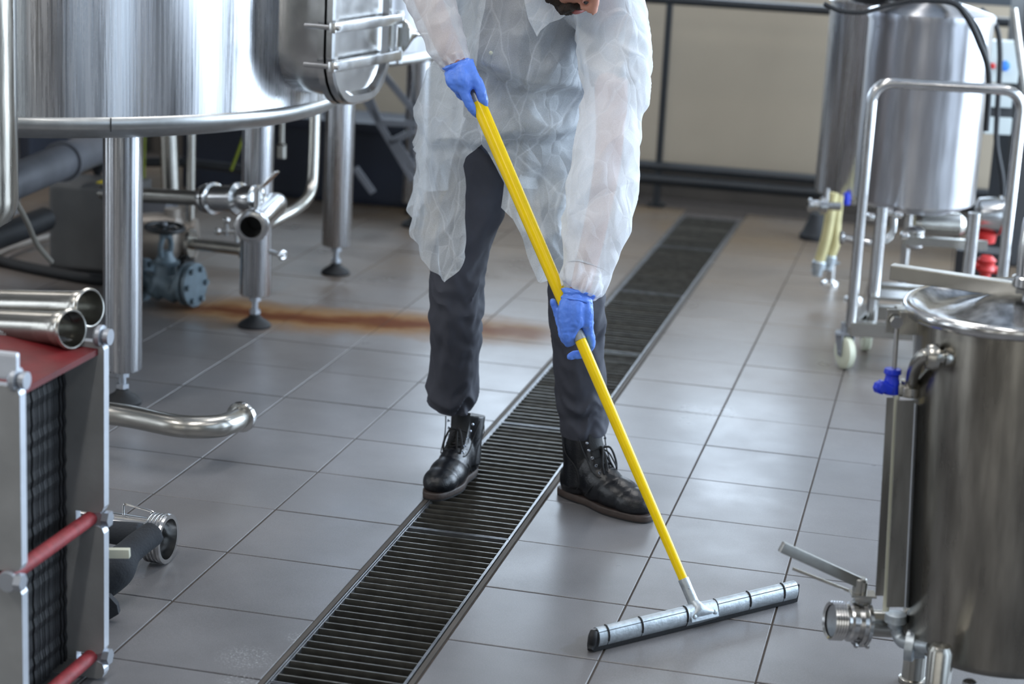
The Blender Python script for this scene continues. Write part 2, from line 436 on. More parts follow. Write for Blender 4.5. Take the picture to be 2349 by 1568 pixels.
for x0, x1 in ((-4.8, -2.45), (-2.25, .05), (.25, 2.55), (2.6, 4.0)):
    wn += 1; b = B()
    for x in (x0+.03, x1-.03, (x0+x1)/2): b.box((x, BY+.08, 1.50), (.05, .06, .88))
    for z in (1.09, 1.92): b.box(((x0+x1)/2, BY+.08, z), (x1-x0, .06, .06))
    w_ = struct('window_%d' % wn, b, 'glassdark')
    b = B(); b.box(((x0+x1)/2, BY+.1, 1.50), (x1-x0-.06, .006, .84)); obj('pane', b, 'glass', w_)
wr = B(); wr.box((RX+.1, (FY-.2-3.6)/2, .47), (.2, -3.6-FY+.2, .94)); wr.box((RX+.1, -1.15, .47), (.2, .5, .94)); wr.box((RX+.1, 1.55, .47), (.2, .5, .94)); wr.box((RX+.1, (5.15+BY+.2)/2, .47), (.2, BY+.2-5.15, .94)); wr.box((RX+.1, (FY+BY)/2, 3.9), (.2, BY-FY+.4, 1.1))
yy0 = [FY-.2, -6.3, -4.1, -3.6, -1.4, -.9, 1.3, 1.8, 5.15, BY+.2]
for a, b_ in zip(yy0[::2], yy0[1::2]): wr.box((RX+.1, (a+b_)/2, 2.15), (.2, b_-a, 2.5))
struct('wall_right', wr, 'walldark')
dn = 0
for a, b_ in ((-6.3, -4.1), (-3.6, -1.4), (-.9, 1.3), (1.8, 5.15)):
    full = a > -5; z0 = .02 if full else .97
    b = B()
    for y in (a+.03, b_-.03, (a+b_)/2): b.box((RX+.08, y, (z0+3.34)/2), (.06, .05, 3.34-z0))
    for z in (z0+.02, 2.2, 3.32): b.box((RX+.08, (a+b_)/2, z), (.06, b_-a, .05))
    if full: dn += 1; w_ = struct('door_%d' % dn, b, 'glassdark')
    else: wn += 1; w_ = struct('window_%d' % wn, b, 'glassdark')
    b = B(); b.box((RX+.1, (a+b_)/2, (z0+3.3)/2), (.006, b_-a-.06, 3.28-z0)); obj('pane', b, 'glass', w_)
b = B(); b.box((LX-.1, (FY+BY)/2, CH/2), (.2, BY-FY+.4, CH)); struct('wall_left', b, 'walldark')
b = B(); b.box(((LX+RX)/2, FY-.1, CH/2), (RX-LX+.4, .2, CH)); struct('wall_front', b, 'wall')
b = B(); b.box(((LX+RX)/2, (FY+BY)/2, CH+.1), (RX-LX+.4, BY-FY+.4, .2)); struct('ceiling', b, 'ceil')
# black steel guard frame in front of the back wall
pb, pt = G(1505, 472), D(1533, 12, 9.58)
rail = thing('guard_rail', pb, 'black steel guard rail frame standing in front of the beige back wall', 'railing')
ux = Vec((1, 0, 0)); yr = pb.y
def pxx(px, py): # point on the rail plane y = yr
    d = ray(px, py); return CAM+d*((yr-CAM.y)/d.y)
for name, (xa, ya, xb, yb), r in (('top_rail', (1450, -2, 1920, 22), .022), ('middle_rail', (1450, 383, 1900, 408), .026), ('lower_rail', (1450, 412, 1900, 437), .030)):
    a, b_ = pxx(xa, ya), pxx(xb, yb); z = (a.z+b_.z)/2
    b = B(); b.tube([(-1.6, yr, z), (2.6, yr, z)], r, 12); obj(name, b, 'blacksteel', rail)
zt = pxx(1533, 5).z
for px in (0, 1, 2, 3):
    x = pb.x+[0, -1.05, 1.3, 2.3][px]; b = B(); b.box((x, yr, zt/2), (.03, .03, zt)); b.box((x, yr, .006), (.08, .08, .012)); obj('post', b, 'blacksteel', rail)
# ================================================================ BIG TANK (left)
TC = Vec((-1.26, 1.2, 0)); TR = .97; TZ = .86
tank = thing('brewing_tank', TC, 'large brushed steel brewing tank with side hatch at upper left, on round tubular legs', 'tank')
b = B()
b.lathe(TC, Z, [(TZ+.038, TR-.004), (2.9, TR-.004), (3.15, TR*.8), (3.25, .3), (3.26, .001)], 128, True); obj('shell', b, 'tank', tank, 50)
b = B()
b.lathe(TC, Z, [(TZ-.075, .01), (TZ-.07, .3), (TZ-.045, TR-.22), (TZ-.03, TR-.09), (TZ-.012, TR-.028), (TZ+.004, TR-.006), (TZ+.012, TR+.004), (TZ+.034, TR+.005), (TZ+.040, TR-.002)], 128, False); obj('bottom_rim', b, 'rim', tank, 60)
q = G(277, 300, TZ+.02); a0 = math.atan2(q.y-TC.y, q.x-TC.x)
p = TC+Vec((math.cos(a0), math.sin(a0), 0))*(TR+.006)+Z*(TZ+.02)
b = B(); b.beam(p-Z*.018, p+Z*.02, .003, .004, up=Vec((math.cos(a0), math.sin(a0), 0))); obj('weld_mark', b, 'dark', tank)
def foot_leg(par, foot, r, ztop, zbot, foot_tilt=0):
    b = B(); b.lathe(foot, Z, [(zbot, .01), (zbot, r-.004), (zbot+.006, r), (ztop, r)], 40); lg = obj('leg', b, 'tank' if r > .04 else 'steel', par)
    b = B(); b.cyl(foot+Z*.03, foot+Z*(zbot+.01), .011, 14); hexnut(b, foot+Z*(zbot-.022), Z, .021, .018); hexnut(b, foot+Z*.048, Z, .02, .014); obj('levelling_screw', b, 'zinc', lg_parent(lg, par))
    b = B(); b.lathe(foot, Z, [(0, .056), (.008, .058), (.018, .05), (.034, .024), (.044, .018), (.045, .001)], 28); obj('rubber_foot', b, 'black', lg_parent(lg, par))
def lg_parent(lg, par): return lg
L1 = Vec((-.757, .745, 0)); L2 = Vec((-.738, 1.812, 0)); L3 = Vec((-.757, 2.772, 0))
foot_leg(tank, L1, .0575, TZ-.04, .105)
foot_leg(tank, L2, .0545, TZ-.04, .115)
foot_leg(tank, Vec((-1.82, 1.85, 0)), .0545, TZ-.04, .11)
foot_leg(tank, Vec((-1.82, .72, 0)), .0545, TZ-.04, .11)
# hatch
na = math.radians(-7.5); hn = Vec((math.cos(na), math.sin(na), 0)); ht = Vec((-math.sin(na), math.cos(na), 0))
def rrect(c, w, h, r, n=6):
    out = []
    for k, (sx, sz) in enumerate(((1, 1), (-1, 1), (-1, -1), (1, -1))):
        for i in range(n+1):
            a = PI/2*(k+i/n); out.append(c+ht*(sx*(w/2-r)+r*math.cos(a))+Z*(sz*(h/2-r)+r*math.sin(a)))
    return out
hz = 1.185; hc = TC+hn*(TR-.08)+Z*hz
HW, HH = .36, .50
b = B(); b.loft([rrect(hc, HW, HH, .13), rrect(hc+hn*.19, HW, HH, .13), rrect(hc+hn*.195, HW+.05, HH+.05, .15), rrect(hc+hn*.215, HW+.05, HH+.05, .15), rrect(hc+hn*.215, HW-.03, HH-.03, .12)], True, False, True)
hat = obj('hatch_neck', b, 'steel', tank, 40)
b = B(); b.loft([rrect(hc+hn*.222, HW+.045, HH+.045, .15), rrect(hc+hn*.24, HW+.045, HH+.045, .15), rrect(hc+hn*.246, HW+.03, HH+.03, .14), rrect(hc+hn*.246, HW-.01, HH-.01, .125), rrect(hc+hn*.228, HW-.03, HH-.03, .12)], True, True, True)
dr = obj('hatch_door', b, 'steel', tank, 35)
for dz in (-.035, -.145):
    b = B(); q = hc+hn*.262+Z*dz
    b.beam(q-ht*(HW/2+.07), q+ht*(HW/2+.05), .022, .03, bev=.004)
    b.cyl(q-ht*(HW/2+.06)-hn*.09, q-ht*(HW/2+.06)+hn*.02, .007, 10)
    b.cyl(q+ht*(HW/2+.04)-Z*.025, q+ht*(HW/2+.04)+Z*.025, .012, 10)
    obj('clamp_bar', b, 'steel', dr)
b = B(); q = hc+hn*.25+ht*(HW/2+.055)-Z*.085
b.beam(q-Z*.06, q+Z*.07, .03, .012, up=hn, bev=.003)
obj('hinge_plate', b, 'steel', dr)
b = B(); b.lathe(q, (hn*.35+ht*.75).normalized(), [(0, .055), (.004, .056), (.055, .018), (.07, .012), (.072, .008), (.13, .007), (.132, .001)], 24); obj('spout_cone', b, 'tube', dr)
# ---------------------------------------------------------------- second brewing tank behind
T2 = Vec((-1.5, 3.35, 0))
tk2 = thing('brewing_tank', T2, 'steel brewing tank further back, partly hidden between the hatch and the worker', 'tank')
R2 = .98
b = B(); b.lathe(T2, Z, [(.86, R2-.004), (2.9, R2), (3.1, .7), (3.15, .01)], 96, True); obj('shell', b, 'tank2', tk2, 50)
b = B(); b.lathe(T2, Z, [(.78, .1), (.80, R2-.15), (.812, R2-.03), (.83, R2+.006), (.855, R2+.006), (.862, R2-.002)], 96, False); obj('bottom_rim', b, 'rim', tk2, 50)
foot_leg(tk2, L3, .058, .82, .115)
foot_leg(tk2, Vec((-.757, 3.9, 0)), .058, .82, .11)
foot_leg(tk2, Vec((-2.2, 2.8, 0)), .058, .82, .11)
# ---------------------------------------------------------------- vessel cut by the left edge
vc = D(-72, 250, 4.75); vc.z = 0
zb = G(20, 520, 0); 
vz = D(-30, 500, 4.75).z
ves = thing('hanging_vessel', vc+Z*vz, 'tall narrow steel vessel with rounded bottom at the upper left edge', 'vessel')
b = B(); b.lathe(vc, Z, [(vz-.035, .01), (vz-.03, .06), (vz-.005, .1), (vz+.03, .1155), (vz+.05, .117), (2.6, .117), (2.62, .05)], 48); obj('shell', b, 'dirtysteel', ves, 50)
b = B(); b.cyl(vc+Z*2.6, vc+Z*CH, .02, 12); b.cyl(vc+Z*(CH-.02), vc+Z*CH, .06, 16); obj('hanger_rod', b, 'steel', ves)
# ================================================================ PIPEWORK UNDER THE TANK
def P(px, py, d): return D(px, py, d)
# butterfly outlet: thick section, collars, elbow open towards the viewer, lever
d0 = 6.35
vo = thing('outlet_valve', P(560, 470, d0), 'steel outlet valve under the tank with open round mouth and raised lever', 'valve')
pipe_end = P(318, 447, 6.6); a0_ = P(470, 455, 6.45)
b = B(); b.tube([P(235, 440, 6.7), pipe_end, a0_], .026, 20); obj('pipe', b, 'tube', vo)
b = B(); ax = (P(600, 455, 6.3)-a0_).normalized()
b.lathe(a0_, ax, [(0, .027), (0, .047), (.014, .05), (.02, .05), (.022, .036), (.03, .036), (.036, .054), (.046, .054), (.05, .044), (.145, .044), (.15, .054), (.162, .054), (.17, .038), (.19, .045), (.24, .045), (.25, .03)], 32); vb = obj('valve_body', b, 'steel', vo)
mouth = P(576, 520, 6.12); back = P(632, 468, 6.42)
ma = (mouth-back).normalized()
b = B(); L_ = (mouth-back).length
b.lathe(back, ma, [(-.03, .02), (-.01, .038), (.02, .042), (L_-.05, .042), (L_-.045, .05), (L_-.03, .052), (L_-.025, .047), (L_-.02, .053), (L_, .054), (L_+.003, .05), (L_+.003, .036), (L_-.10, .036), (L_-.1, .001)], 40, False)
obj('mouth_pipe', b, 'steel', vo, 40)
b = B(); b.lathe(back+ma*(L_-.09), ma, [(0, .034), (.002, .001)], 24); b.beam(mouth-ma*.07-Z*.034, mouth-ma*.07+Z*.034, .006, .02); obj('butterfly_disc', b, 'black', vo)
lv = P(590, 462, 6.2)
b = B(); b.cyl(lv-Z*.03, lv+Z*.045, .012, 14); b.beam(lv+Z*.03, P(636, 393, 6.15), .02, .008, bev=.003); obj('lever', b, 'steel', vo)
# tee, lower pipe, small drain cock
b = B(); lp = P(440, 558, 6.8); rp = P(560, 572, 6.75)
b.tube([lp, rp], .022, 20)
b.lathe(rp, (rp-lp), [(-.01, .024), (-.008, .036), (.004, .036), (.006, .03), (.02, .03), (.02, .02)], 24)
b.lathe(lp, (rp-lp), [(-.012, .02), (-.01, .05), (.004, .05), (.006, .024)], 24)
o = obj('connecting_pipe', b, 'tube'); tag(o, 'short horizontal steel pipe with end flanges behind the middle tank leg', 'pipe')
b = B(); c1 = P(618, 577, 6.55); c2 = P(648, 585, 6.5)
b.tube([c1, c2], .008, 12); b.ring(c2+Vec((0, 0, 0)), (c2-c1), .013, .006, 20, 8); b.ball(c2, .009)
o = obj('sampling_cock', b, 'steel'); tag(o, 'tiny round sampling cock on right side of the middle tank leg', 'tap')
b = B()
for qx, qy in ((500, 530), (520, 505), (545, 515)):
    b.ball(P(qx, qy, 6.95), .014)
b.tube([P(495, 530, 6.95), P(540, 530, 6.95), P(545, 555, 6.95)], .009, 10); b.tube([P(520, 500, 6.95), P(520, 540, 6.95)], .009, 10)
o = obj('clamp_valve', b, 'steel'); tag(o, 'small steel clamp valve above the connecting pipe', 'valve')
# vertical pipes behind
for k, (xt, yt, xb, yb, d_, r_, lab) in enumerate(((440, 315, 436, 560, 7.3, .017, 'slim upright steel pipe ending behind the globe valve handwheel'),
     (385, 330, 392, 440, 7.9, .037, 'wide upright pipe far under the large tank, nearest the front leg'), (648, 295, 646, 345, 7.8, .011, 'thin short pipe hanging below tank rim right of the middle leg'))):
    b = B(); b.tube([P(xt, yt-60, d_), P(xb, yb, d_)], r_, 18)
    if k == 2: b.lathe(P(xb, yb, d_), Z, [(-.03, .02), (.02, .02), (.03, .012)], 16)
    o = obj('upright_pipe', b, 'tube'); tag(o, lab, 'pipe', 'upright pipes under the large tank')
b = B(); b.tube([P(723, 230, 7.3), P(719, 380, 7.25), P(712, 440, 7.2), P(688, 472, 7.1), P(640, 500, 7.0), P(560, 545, 6.9)], .021, 18, True, 5)
o = obj('bent_pipe', b, 'tube'); tag(o, 'steel pipe dropping from tank and bending left between middle and back legs', 'pipe')
b = B(); b.tube([P(-60, 455, 6.1), P(215, 340, 7.4)], [.058, .066], 24); b.lathe(P(-60, 455, 6.1), P(215, 340, 7.4)-P(-60, 455, 6.1), [(.9, .06), (.9, .075), (.93, .075), (.93, .06)], 24)
o = obj('sloping_pipe', b, 'pvc'); tag(o, 'thick grey pipe sloping up to the right behind vessel at left edge', 'pipe')
b = B(); b.tube([P(-60, 560, 6.5), P(30, 531, 6.9), P(104, 502, 7.1)], .045, 20); o = obj('sloping_pipe', b, 'dark'); tag(o, 'dark thick pipe under the grey sloping pipe at left', 'pipe')
b = B(); b.tube([P(30, 450, 6.0), P(60, 505, 6.1), P(85, 560, 6.25), P(118, 600, 6.35)], .009, 10, True, 8)
o = obj('corrugated_hose', b, 'hose'); tag(o, 'thin pale corrugated hose curving down beside the grey motor box', 'hose')
hs = [G(-60, 585, .02), G(20, 603, .02), G(110, 622, .02), G(230, 642, .02), G(330, 640, .02)]
b = B(); b.tube(hs, .021, 14, True, 6); o = obj('floor_hose', b, 'black'); tag(o, 'black hose lying on floor in front of the grey motor box', 'hose')
b = B(); b.tube([G(-40, 600, .03), G(45, 563, .03), G(120, 540, .03)], .012, 12, True, 4); o = obj('floor_pipe', b, 'pump'); tag(o, 'pale pipe lying on the floor left of the grey motor box', 'pipe')
# motor box and pump
g0 = G(185, 640); dm = (g0-CAM).dot(FH)+.1
mb = thing('motor_box', g0, 'grey sheet-metal motor box standing behind the front tank leg', 'box')
cx_ = D(185, 535, dm); w_ = .235; hh = D(185, 425, dm).z
b = B(); b.box((cx_.x+.03, cx_.y+.12, hh/2+.01), (w_+.08, .3, hh-.02), Matrix.Rotation(.12, 3, 'Z'), .012); obj('casing', b, 'box', mb)
b = B(); b.box((cx_.x+.06, cx_.y+.1, hh+.002), (.06, .05, .003)); obj('warning_sticker', b, mat('yellow_sticker', rgb(205, 185, 30), .5), mb)
b = B(); b.box((cx_.x+.03, cx_.y+.12, .005), (w_+.1, .32, .02)); obj('base_tray', b, 'dark', mb)
pc = P(395, 545, 7.1)
pm = thing('pump', Vec((pc.x, pc.y, 0)), 'beige round-bodied pump behind the black handwheel', 'pump')
b = B(); b.lathe(pc-RH*.12, RH, [(0, .03), (.005, .085), (.06, .092), (.14, .088), (.16, .06), (.19, .06), (.195, .075), (.21, .075), (.215, .03)], 32); b.cyl(pc+Z*.05, pc+Z*.11, .03, 20); obj('casing', b, 'pump', pm)
b = B(); b.box((pc.x, pc.y, (pc.z-.07)/2), (.14, .1, pc.z-.07)); obj('pedestal', b, 'dark', pm)
b = B(); b.box(P(350, 478, 7.3), (.16, .12, .1), None, .01); obj('terminal_box', b, 'pvc', pm)
# globe valve with black handwheel
gv = G(385, 695); dv = (gv-CAM).dot(FH)
gl = thing('globe_valve', gv, 'blue-grey flanged globe valve with black handwheel, standing on the tiles', 'valve')
f1, f2 = P(438, 652, dv-.05), P(322, 640, dv+.03)
ax = (f1-f2).normalized(); L_ = (f1-f2).length; mid = (f1+f2)/2
b = B(); b.tube([f2, f2+ax*.05, mid-ax*.03-Z*.025, mid+Z*.0, mid+ax*.04-Z*.03, f1-ax*.04, f1], [.032, .032, .045, .05, .045, .034, .032], 20, True, 4)
b.tube([mid-Z*.01, mid+Z*.07], [.045, .04], 20)
bd = obj('body', b, 'castgrey', gl)
for c in (f2, f1):
    b = B()
    for t in (-.020, .004): b.lathe(c+ax*t, ax, [(0, .03), (0, .078), (.016, .08), (.018, .03)], 32)
    fg = obj('flange', b, 'castgrey', gl)
    b = B()
    x = ax.cross(Z).normalized()
    for k in range(6):
        dd = (x*math.cos(PI/3*k)+ax.cross(x)*math.sin(PI/3*k))*.062
        hexnut(b, c+dd+ax*.022, ax, .011, .012)
    obj('bolt', b, 'castgrey', fg)['kind'] = 'stuff'
b = B(); t0 = mid+Z*.065
b.lathe(t0, Z, [(0, .05), (.012, .052), (.014, .04), (.03, .03), (.05, .024)], 24)
for s_ in (-1, 1): b.tube([t0+Z*.03+x*.03*s_, t0+Z*.07+x*.036*s_, t0+Z*.105+x*.018*s_], .010, 10, True, 4)
b.cyl(t0+Z*.1, t0+Z*.115, .024, 16); obj('bonnet', b, 'castgrey', gl)
hw = P(378, 522, dv); 
b = B(); b.ring(hw, Z+Vec((.05, -.05, 0)), .067, .0085, 40, 10)
for k in range(5): b.tube([hw, hw+Vec((math.cos(k*1.257), math.sin(k*1.257), 0))*.066], .005, 8)
b.cyl(hw-Z*.02, hw+Z*.01, .014, 14); hwh = obj('handwheel', b, 'blacksteel', gl)
b = B(); b.cyl(t0+Z*.1, hw, .006, 10); b.cyl(hw, hw+Z*.02, .008, 8); obj('stem', b, 'zinc', gl)
# yellow-green cables, dark pipes behind
for k, pts in enumerate(([(332, 325), (330, 400), (333, 430)], [(572, 300), (545, 350), (530, 390)])):
    b = B(); b.tube([P(x, y-25 if i == 0 else y, 8.0) for i, (x, y) in enumerate(pts)], .006, 8, True, 4)
    o = obj('earth_cable', b, 'yg'); tag(o, ['green cable hanging right beside the front tank leg', 'yellow earth cable slanting left of the middle tank leg'][k], 'cable')
b = B(); b.tube([P(225, 372, 8.2), P(420, 372, 8.2), P(620, 395, 8.2)], .02, 12); o = obj('dark_pipe', b, 'dark'); tag(o, 'dark horizontal pipe far back beneath the large tank', 'pipe')
b = B(); b.lathe(P(224, 358, 7.62), -Z, [(-.12, .02), (-.1, .05), (0, .03), (.02, .05), (.03, .05), (.04, .03), (.075, .012)], 20); o = obj('pipe_funnel', b, 'dark'); tag(o, 'dark funnel-shaped pipe fitting left of the front tank leg top', 'fitting')
# step ladder standing behind
ldr = thing('step_ladder', D(900, 440, 8.9).xy.to_3d(), 'grey metal folding step ladder between the back leg and the worker', 'ladder')
LD = 8.6
for nm, seg, r_ in (('stile', (830, 215, 948, 415), .014), ('stile', (875, 165, 955, 262), .014), ('stile', (815, 385, 856, 442), .012), ('stile', (905, 320, 950, 385), .012), ('stile', (745, 250, 765, 300), .012), ('cross_bar', (866, 280, 955, 284), .012), ('cross_bar', (892, 328, 950, 300), .012), ('stile', (840, 205, 872, 282), .014)):
    b = B(); b.beam(P(seg[0], seg[1], LD), P(seg[2], seg[3], LD), .03, .018, up=FH, bev=.003); obj(nm, b, 'pvc', ldr)
b = B(); q = P(957, 520, 9.0); b.box((q.x, q.y, .6), (.045, .045, 1.2)); b.lathe((q.x, q.y, 0), Z, [(0, .06), (.02, .055), (.04, .03)], 20)
o = obj('dark_post', b, 'blacksteel'); tag(o, 'black steel post just left of the white coat', 'post')
# dark goods behind the tanks
for k, (x, y, sx, sy, sz, m_, lab) in enumerate(((-3.6, 4.45, 1.9, .9, 1.3, 'navy', 'dark navy covered crate far back at left under the tank'), (-1.45, 4.5, 1.2, .4, .36, 'navy', 'low dark navy bin behind the back tank leg'), (-5.2, 2.6, 1.1, 2.2, 1.5, 'dark', 'dark machine cabinet at far left behind pipes'))):
    b = B(); b.box((x, y, sz/2), (sx, sy, sz), Matrix.Rotation(.06*k-.05, 3, 'Z'), .03); b.box((x, y, sz+.01), (sx+.04, sy+.04, .05), Matrix.Rotation(.06*k-.05, 3, 'Z'), .015)
    o = obj(['crate', 'storage_bin', 'machine_cabinet'][k], b, m_); tag(o, lab, ['crate', 'bin', 'cabinet'][k])
# ================================================================ ELBOW TUBE on trestle height, left
ez = .12
e0_ = G(180, 938, ez); ed0 = (e0_-G(300, 955, ez)).normalized()
e_ = [Vec((e0_.x, e0_.y, .005))+ed0*.09, Vec((e0_.x, e0_.y, .045))+ed0*.09, Vec((e0_.x, e0_.y, .09))+ed0*.075, e0_+ed0*.03, e0_+ed0*-.02, G(300, 955, ez), G(400, 975, ez), G(455, 979, ez), G(505, 976, ez), G(536, 966, ez), G(551, 957, ez)]
b = B(); b.tube(e_, .031, 26, False, 6)
ed = (e_[-1]-e_[-2]).normalized()
ft = obj('bent_steel_tube', b, 'tube', None, 60); tag(ft, 'bent steel tube with flared end reaching right from the plate exchanger', 'pipe')
del e_[0]
b = B(); b.lathe(G(551, 957, ez), ed, [(-.004, .031), (-.003, .041), (.003, .043), (.006, .042), (.010, .043), (.012, .038), (.012, .029), (-.02, .0275)], 32, False)
ft['_o'] = list(ft.location); obj('flange', b, 'steel', ft)
b = B(); q_ = Vec((e0_.x, e0_.y, 0))+ed0*.09; b.lathe(q_, Z, [(0, .05), (.006, .05), (.008, .034), (.02, .033)], 28); obj('foot_flange', b, 'steel', ft)
# ================================================================ PLATE HEAT EXCHANGER (left foreground)
HZ = .70; xr, yf, yn = .040, -1.107, -1.452
hx = thing('plate_heat_exchanger', (-.2, -1.3, 0), 'plate heat exchanger with black gasket plates, grey end plates and red rods at left', 'heat exchanger')
def end_plate(y, segs):
    th = .022
    b = B()
    zs = segs
    for (za, zb_) in zs:
        poly = []
        r = .014
        x1 = xr; x0 = xr-.42
        pts = [(x0, za), (x1-r, za), (x1-r*.3, za+r*.3), (x1, za+r), (x1, zb_-r), (x1-r*.3, zb_-r*.3), (x1-r, zb_), (x0, zb_)]
        b.prism([(x, y, z) for x, z in pts], (0, 1, 0), th)
        # bare bright right-hand edge
    b.box((xr-.27, y+th/2, (zs[0][0]+zs[-1][1])/2), (.42, th*.98, zs[-1][1]-zs[0][0]-.01))
    o = obj('end_plate', b, ['greyplate', 'plateedge'], hx)
    for f in o.data.polygons:
        if f.normal.x > .5 or (f.normal.z > .5): f.material_index = 1
    return o
segF = [(.005, .042), (.058, .328), (.355, HZ)]
segN = [(.005, .042), (.058, .328), (.355, HZ)]
end_plate(yf-.0085, segF); end_plate(yn-.0085, segN)
# top guide plates beyond the beam
for y in (yn,):
    b = B(); b.beam((xr-.42, y, HZ+.035), (xr-.006, y, HZ+.035), .014, .05, bev=.006); obj('top_lug', b, 'plateedge', hx)
# stack of gasketed plates, every one its own sheet
def sheet():
    b = B(); n = 40; h = .62; rings = []
    for i in range(n+1):
        z = h*i/n; dx = .0016*math.sin(i*2.6)
        rings.append([(-.30, -.0017, z), (dx, -.0017+.0005*math.cos(i*2.6), z), (dx+.0006, .0017, z), (-.30, .0017, z)])
    b.loft(rings, True, True, False)
    bmesh.ops.recalc_face_normals(b.bm, faces=b.bm.faces)
    me = bpy.data.meshes.new('gasket_plate'); b.bm.to_mesh(me); b.bm.free(); me.materials.append(M['black']); return me
sh = sheet(); ns = 64; org = Vec(hx['_o'])
for i in range(ns):
    y = yn+.014+(yf-yn-.026)*(i+.5)/ns
    o = bpy.data.objects.new('gasket_plate', sh); COL.objects.link(o); o.parent = hx
    o.location = Vec((xr-.078+random.uniform(-.0025, .0025), y, .04))-org
# red carrying beam (inverted channel) and tie rods
b = B(); ya, yb = yn-.004, yf+.004
zt_ = HZ-.012
b.prism([(xr-.012, ya, zt_), (xr-.012, ya, zt_-.012), (xr-.36, ya, zt_-.012), (xr-.36, ya, zt_), (xr-.20, ya, zt_+.006)], (0, 1, 0), yb-ya); 
obj('red_beam', b, 'red', hx)
for z in (.3415, .05, ):
    b = B(); b.cyl((xr-.03, yn-.02, z), (xr-.03, yf+.01, z), .0145, 20); rd = obj('tie_rod', b, 'redrod', hx)
    for y, s_ in ((yf+.010, 1), (yn-.012, -1)):
        b = B(); b.lathe((xr-.02, y-.016, z), (0, 1, 0), [(0, .018), (.004, .02), (.008, .02), (.01, .016)], 20)
        hexnut(b, (xr-.006, y-.006, z), (1, 0, 0), .0165, .014); obj('nut', b, 'zinc', rd)
for y in (yf, yn):
    b = B(); b.lathe((xr-.022, y+.004, HZ+.010), (1, 0, 0), [(0, .017), (.006, .022), (.014, .022), (.016, .012), (.02, .012), (.02, .016), (.03, .016), (.03, .001)], 18); obj('corner_bolt', b, 'zinc', hx)
b = B(); b.box((-.22, -1.28, .018), (.3, .30, .036)); obj('base_frame', b, 'dark', hx)
# ivory lever on the side
b = B(); q = D(236, 1270, 3.8); q2 = D(298, 1268, 3.8)
b.beam(q-RH*.05, q2, .016, .019, bev=.002); b.cyl(q-Z*.012-RH*.02, q+Z*.0-RH*.02, .012, 12)
lever_bm = b
# corrugated steel tubes on top
def flex(a, c, r, lab):
    a, c = Vec(a), Vec(c); ax = (c-a).normalized(); L_ = (c-a).length
    t = thing('corrugated_tube', (a+c)/2, lab, 'tube', 'corrugated steel tubes lying on the red beam')
    prof = []; n = int((L_-.03)/.0028)
    for i in range(n+1): prof += [(i*.0028, r-.0016 if i % 2 else r+.0006)]
    e = prof[-1][0]
    b = B(); b.lathe(a, ax, prof, 28, False); obj('bellows', b, 'tube', t, 0)
    b = B(); b.lathe(a, ax, [(e-.002, r), (e, r+.002), (L_-.012, r+.002), (L_-.010, r+.001), (L_-.009, r+.006), (L_-.004, r+.0075), (L_, r+.0045), (L_-.001, r+.002), (L_-.012, r), (L_-.08, r-.001), (L_-.081, .001)], 36, False); obj('ferrule', b, 'tube', t)
flex(D(-190, 695, 4.0), D(208, 706, 3.72), .0325, 'corrugated steel tube on the red beam, rear one with open end further right')
flex(D(-190, 738, 3.85), D(166, 755, 3.60), .0325, 'corrugated steel tube on the red beam, front one with end nearer the left edge')
# black insulated pipe and short tube with threaded union on floor
u0 = G(375, 1290); du = (u0-CAM).dot(FH)
um = thing('threaded_pipe_stub', u0, 'short steel pipe with wide threaded union and wire handle lying on tiles', 'pipe')
uc = D(365, 1233, du); ua = (D(245, 1196, du+.02)-D(352, 1205, du)).normalized()*-1
ua = (RH*.975-FH*.24).normalized()
st = uc-ua*.25+Z*.0
b = B(); b.lathe(uc-ua*.34+Z*.012, ua, [(0, .034), (.32, .034)], 28, False); pp = obj('pipe', b, 'steel', um)
b = B(); pr = [(-.03, .034), (-.022, .05)]
for k in range(4): pr += [(-.020+k*.009, .0585), (-.016+k*.009, .0585), (-.014+k*.009, .055)]
pr += [(.018, .060), (.024, .058), (.024, .048), (-.02, .046)]
b.lathe(uc, ua, pr, 40, False); obj('union_ring', b, 'steel', um)
b = B(); h0 = uc-ua*.09+Z*.045; h1 = uc-ua*.02+Z*.045
b.tube([h0, h0+Z*.022, h0+Z*.026+ua*.01, h1+Z*.018, h1+Z*.012, h1], .0028, 8, True, 3); obj('wire_handle', b, 'steel', um)
it = thing('insulated_pipe', G(270, 1400), 'black foam insulated pipe with ragged torn end near the threaded union', 'pipe')
b = B(); b.tube([D(150, 1390, du-.30), D(210, 1345, du-.27), D(262, 1305, du-.26), D(300, 1262, du-.22), D(352, 1222, du-.15)], [.048, .046, .046, .030, .029], 22, True, 5)
b.tube([D(170, 1200, du-.1), D(240, 1218, du-.1), D(322, 1228, du-.13)], [.026, .026, .030], 20)
o = obj('foam_sleeve', b, 'foam', it); remesh(o, .004, 3)
b = B()
base = D(240, 1400, du-.42)
b.prism([D(x, y, du-.38) for x, y in ((225, 1365), (250, 1368), (268, 1388), (272, 1408), (240, 1427), (215, 1430))], FH, .02); obj('torn_flap', b, 'foam', it)
obj('lever_handle', lever_bm, 'ivory', it, label='ivory plastic lever handle')
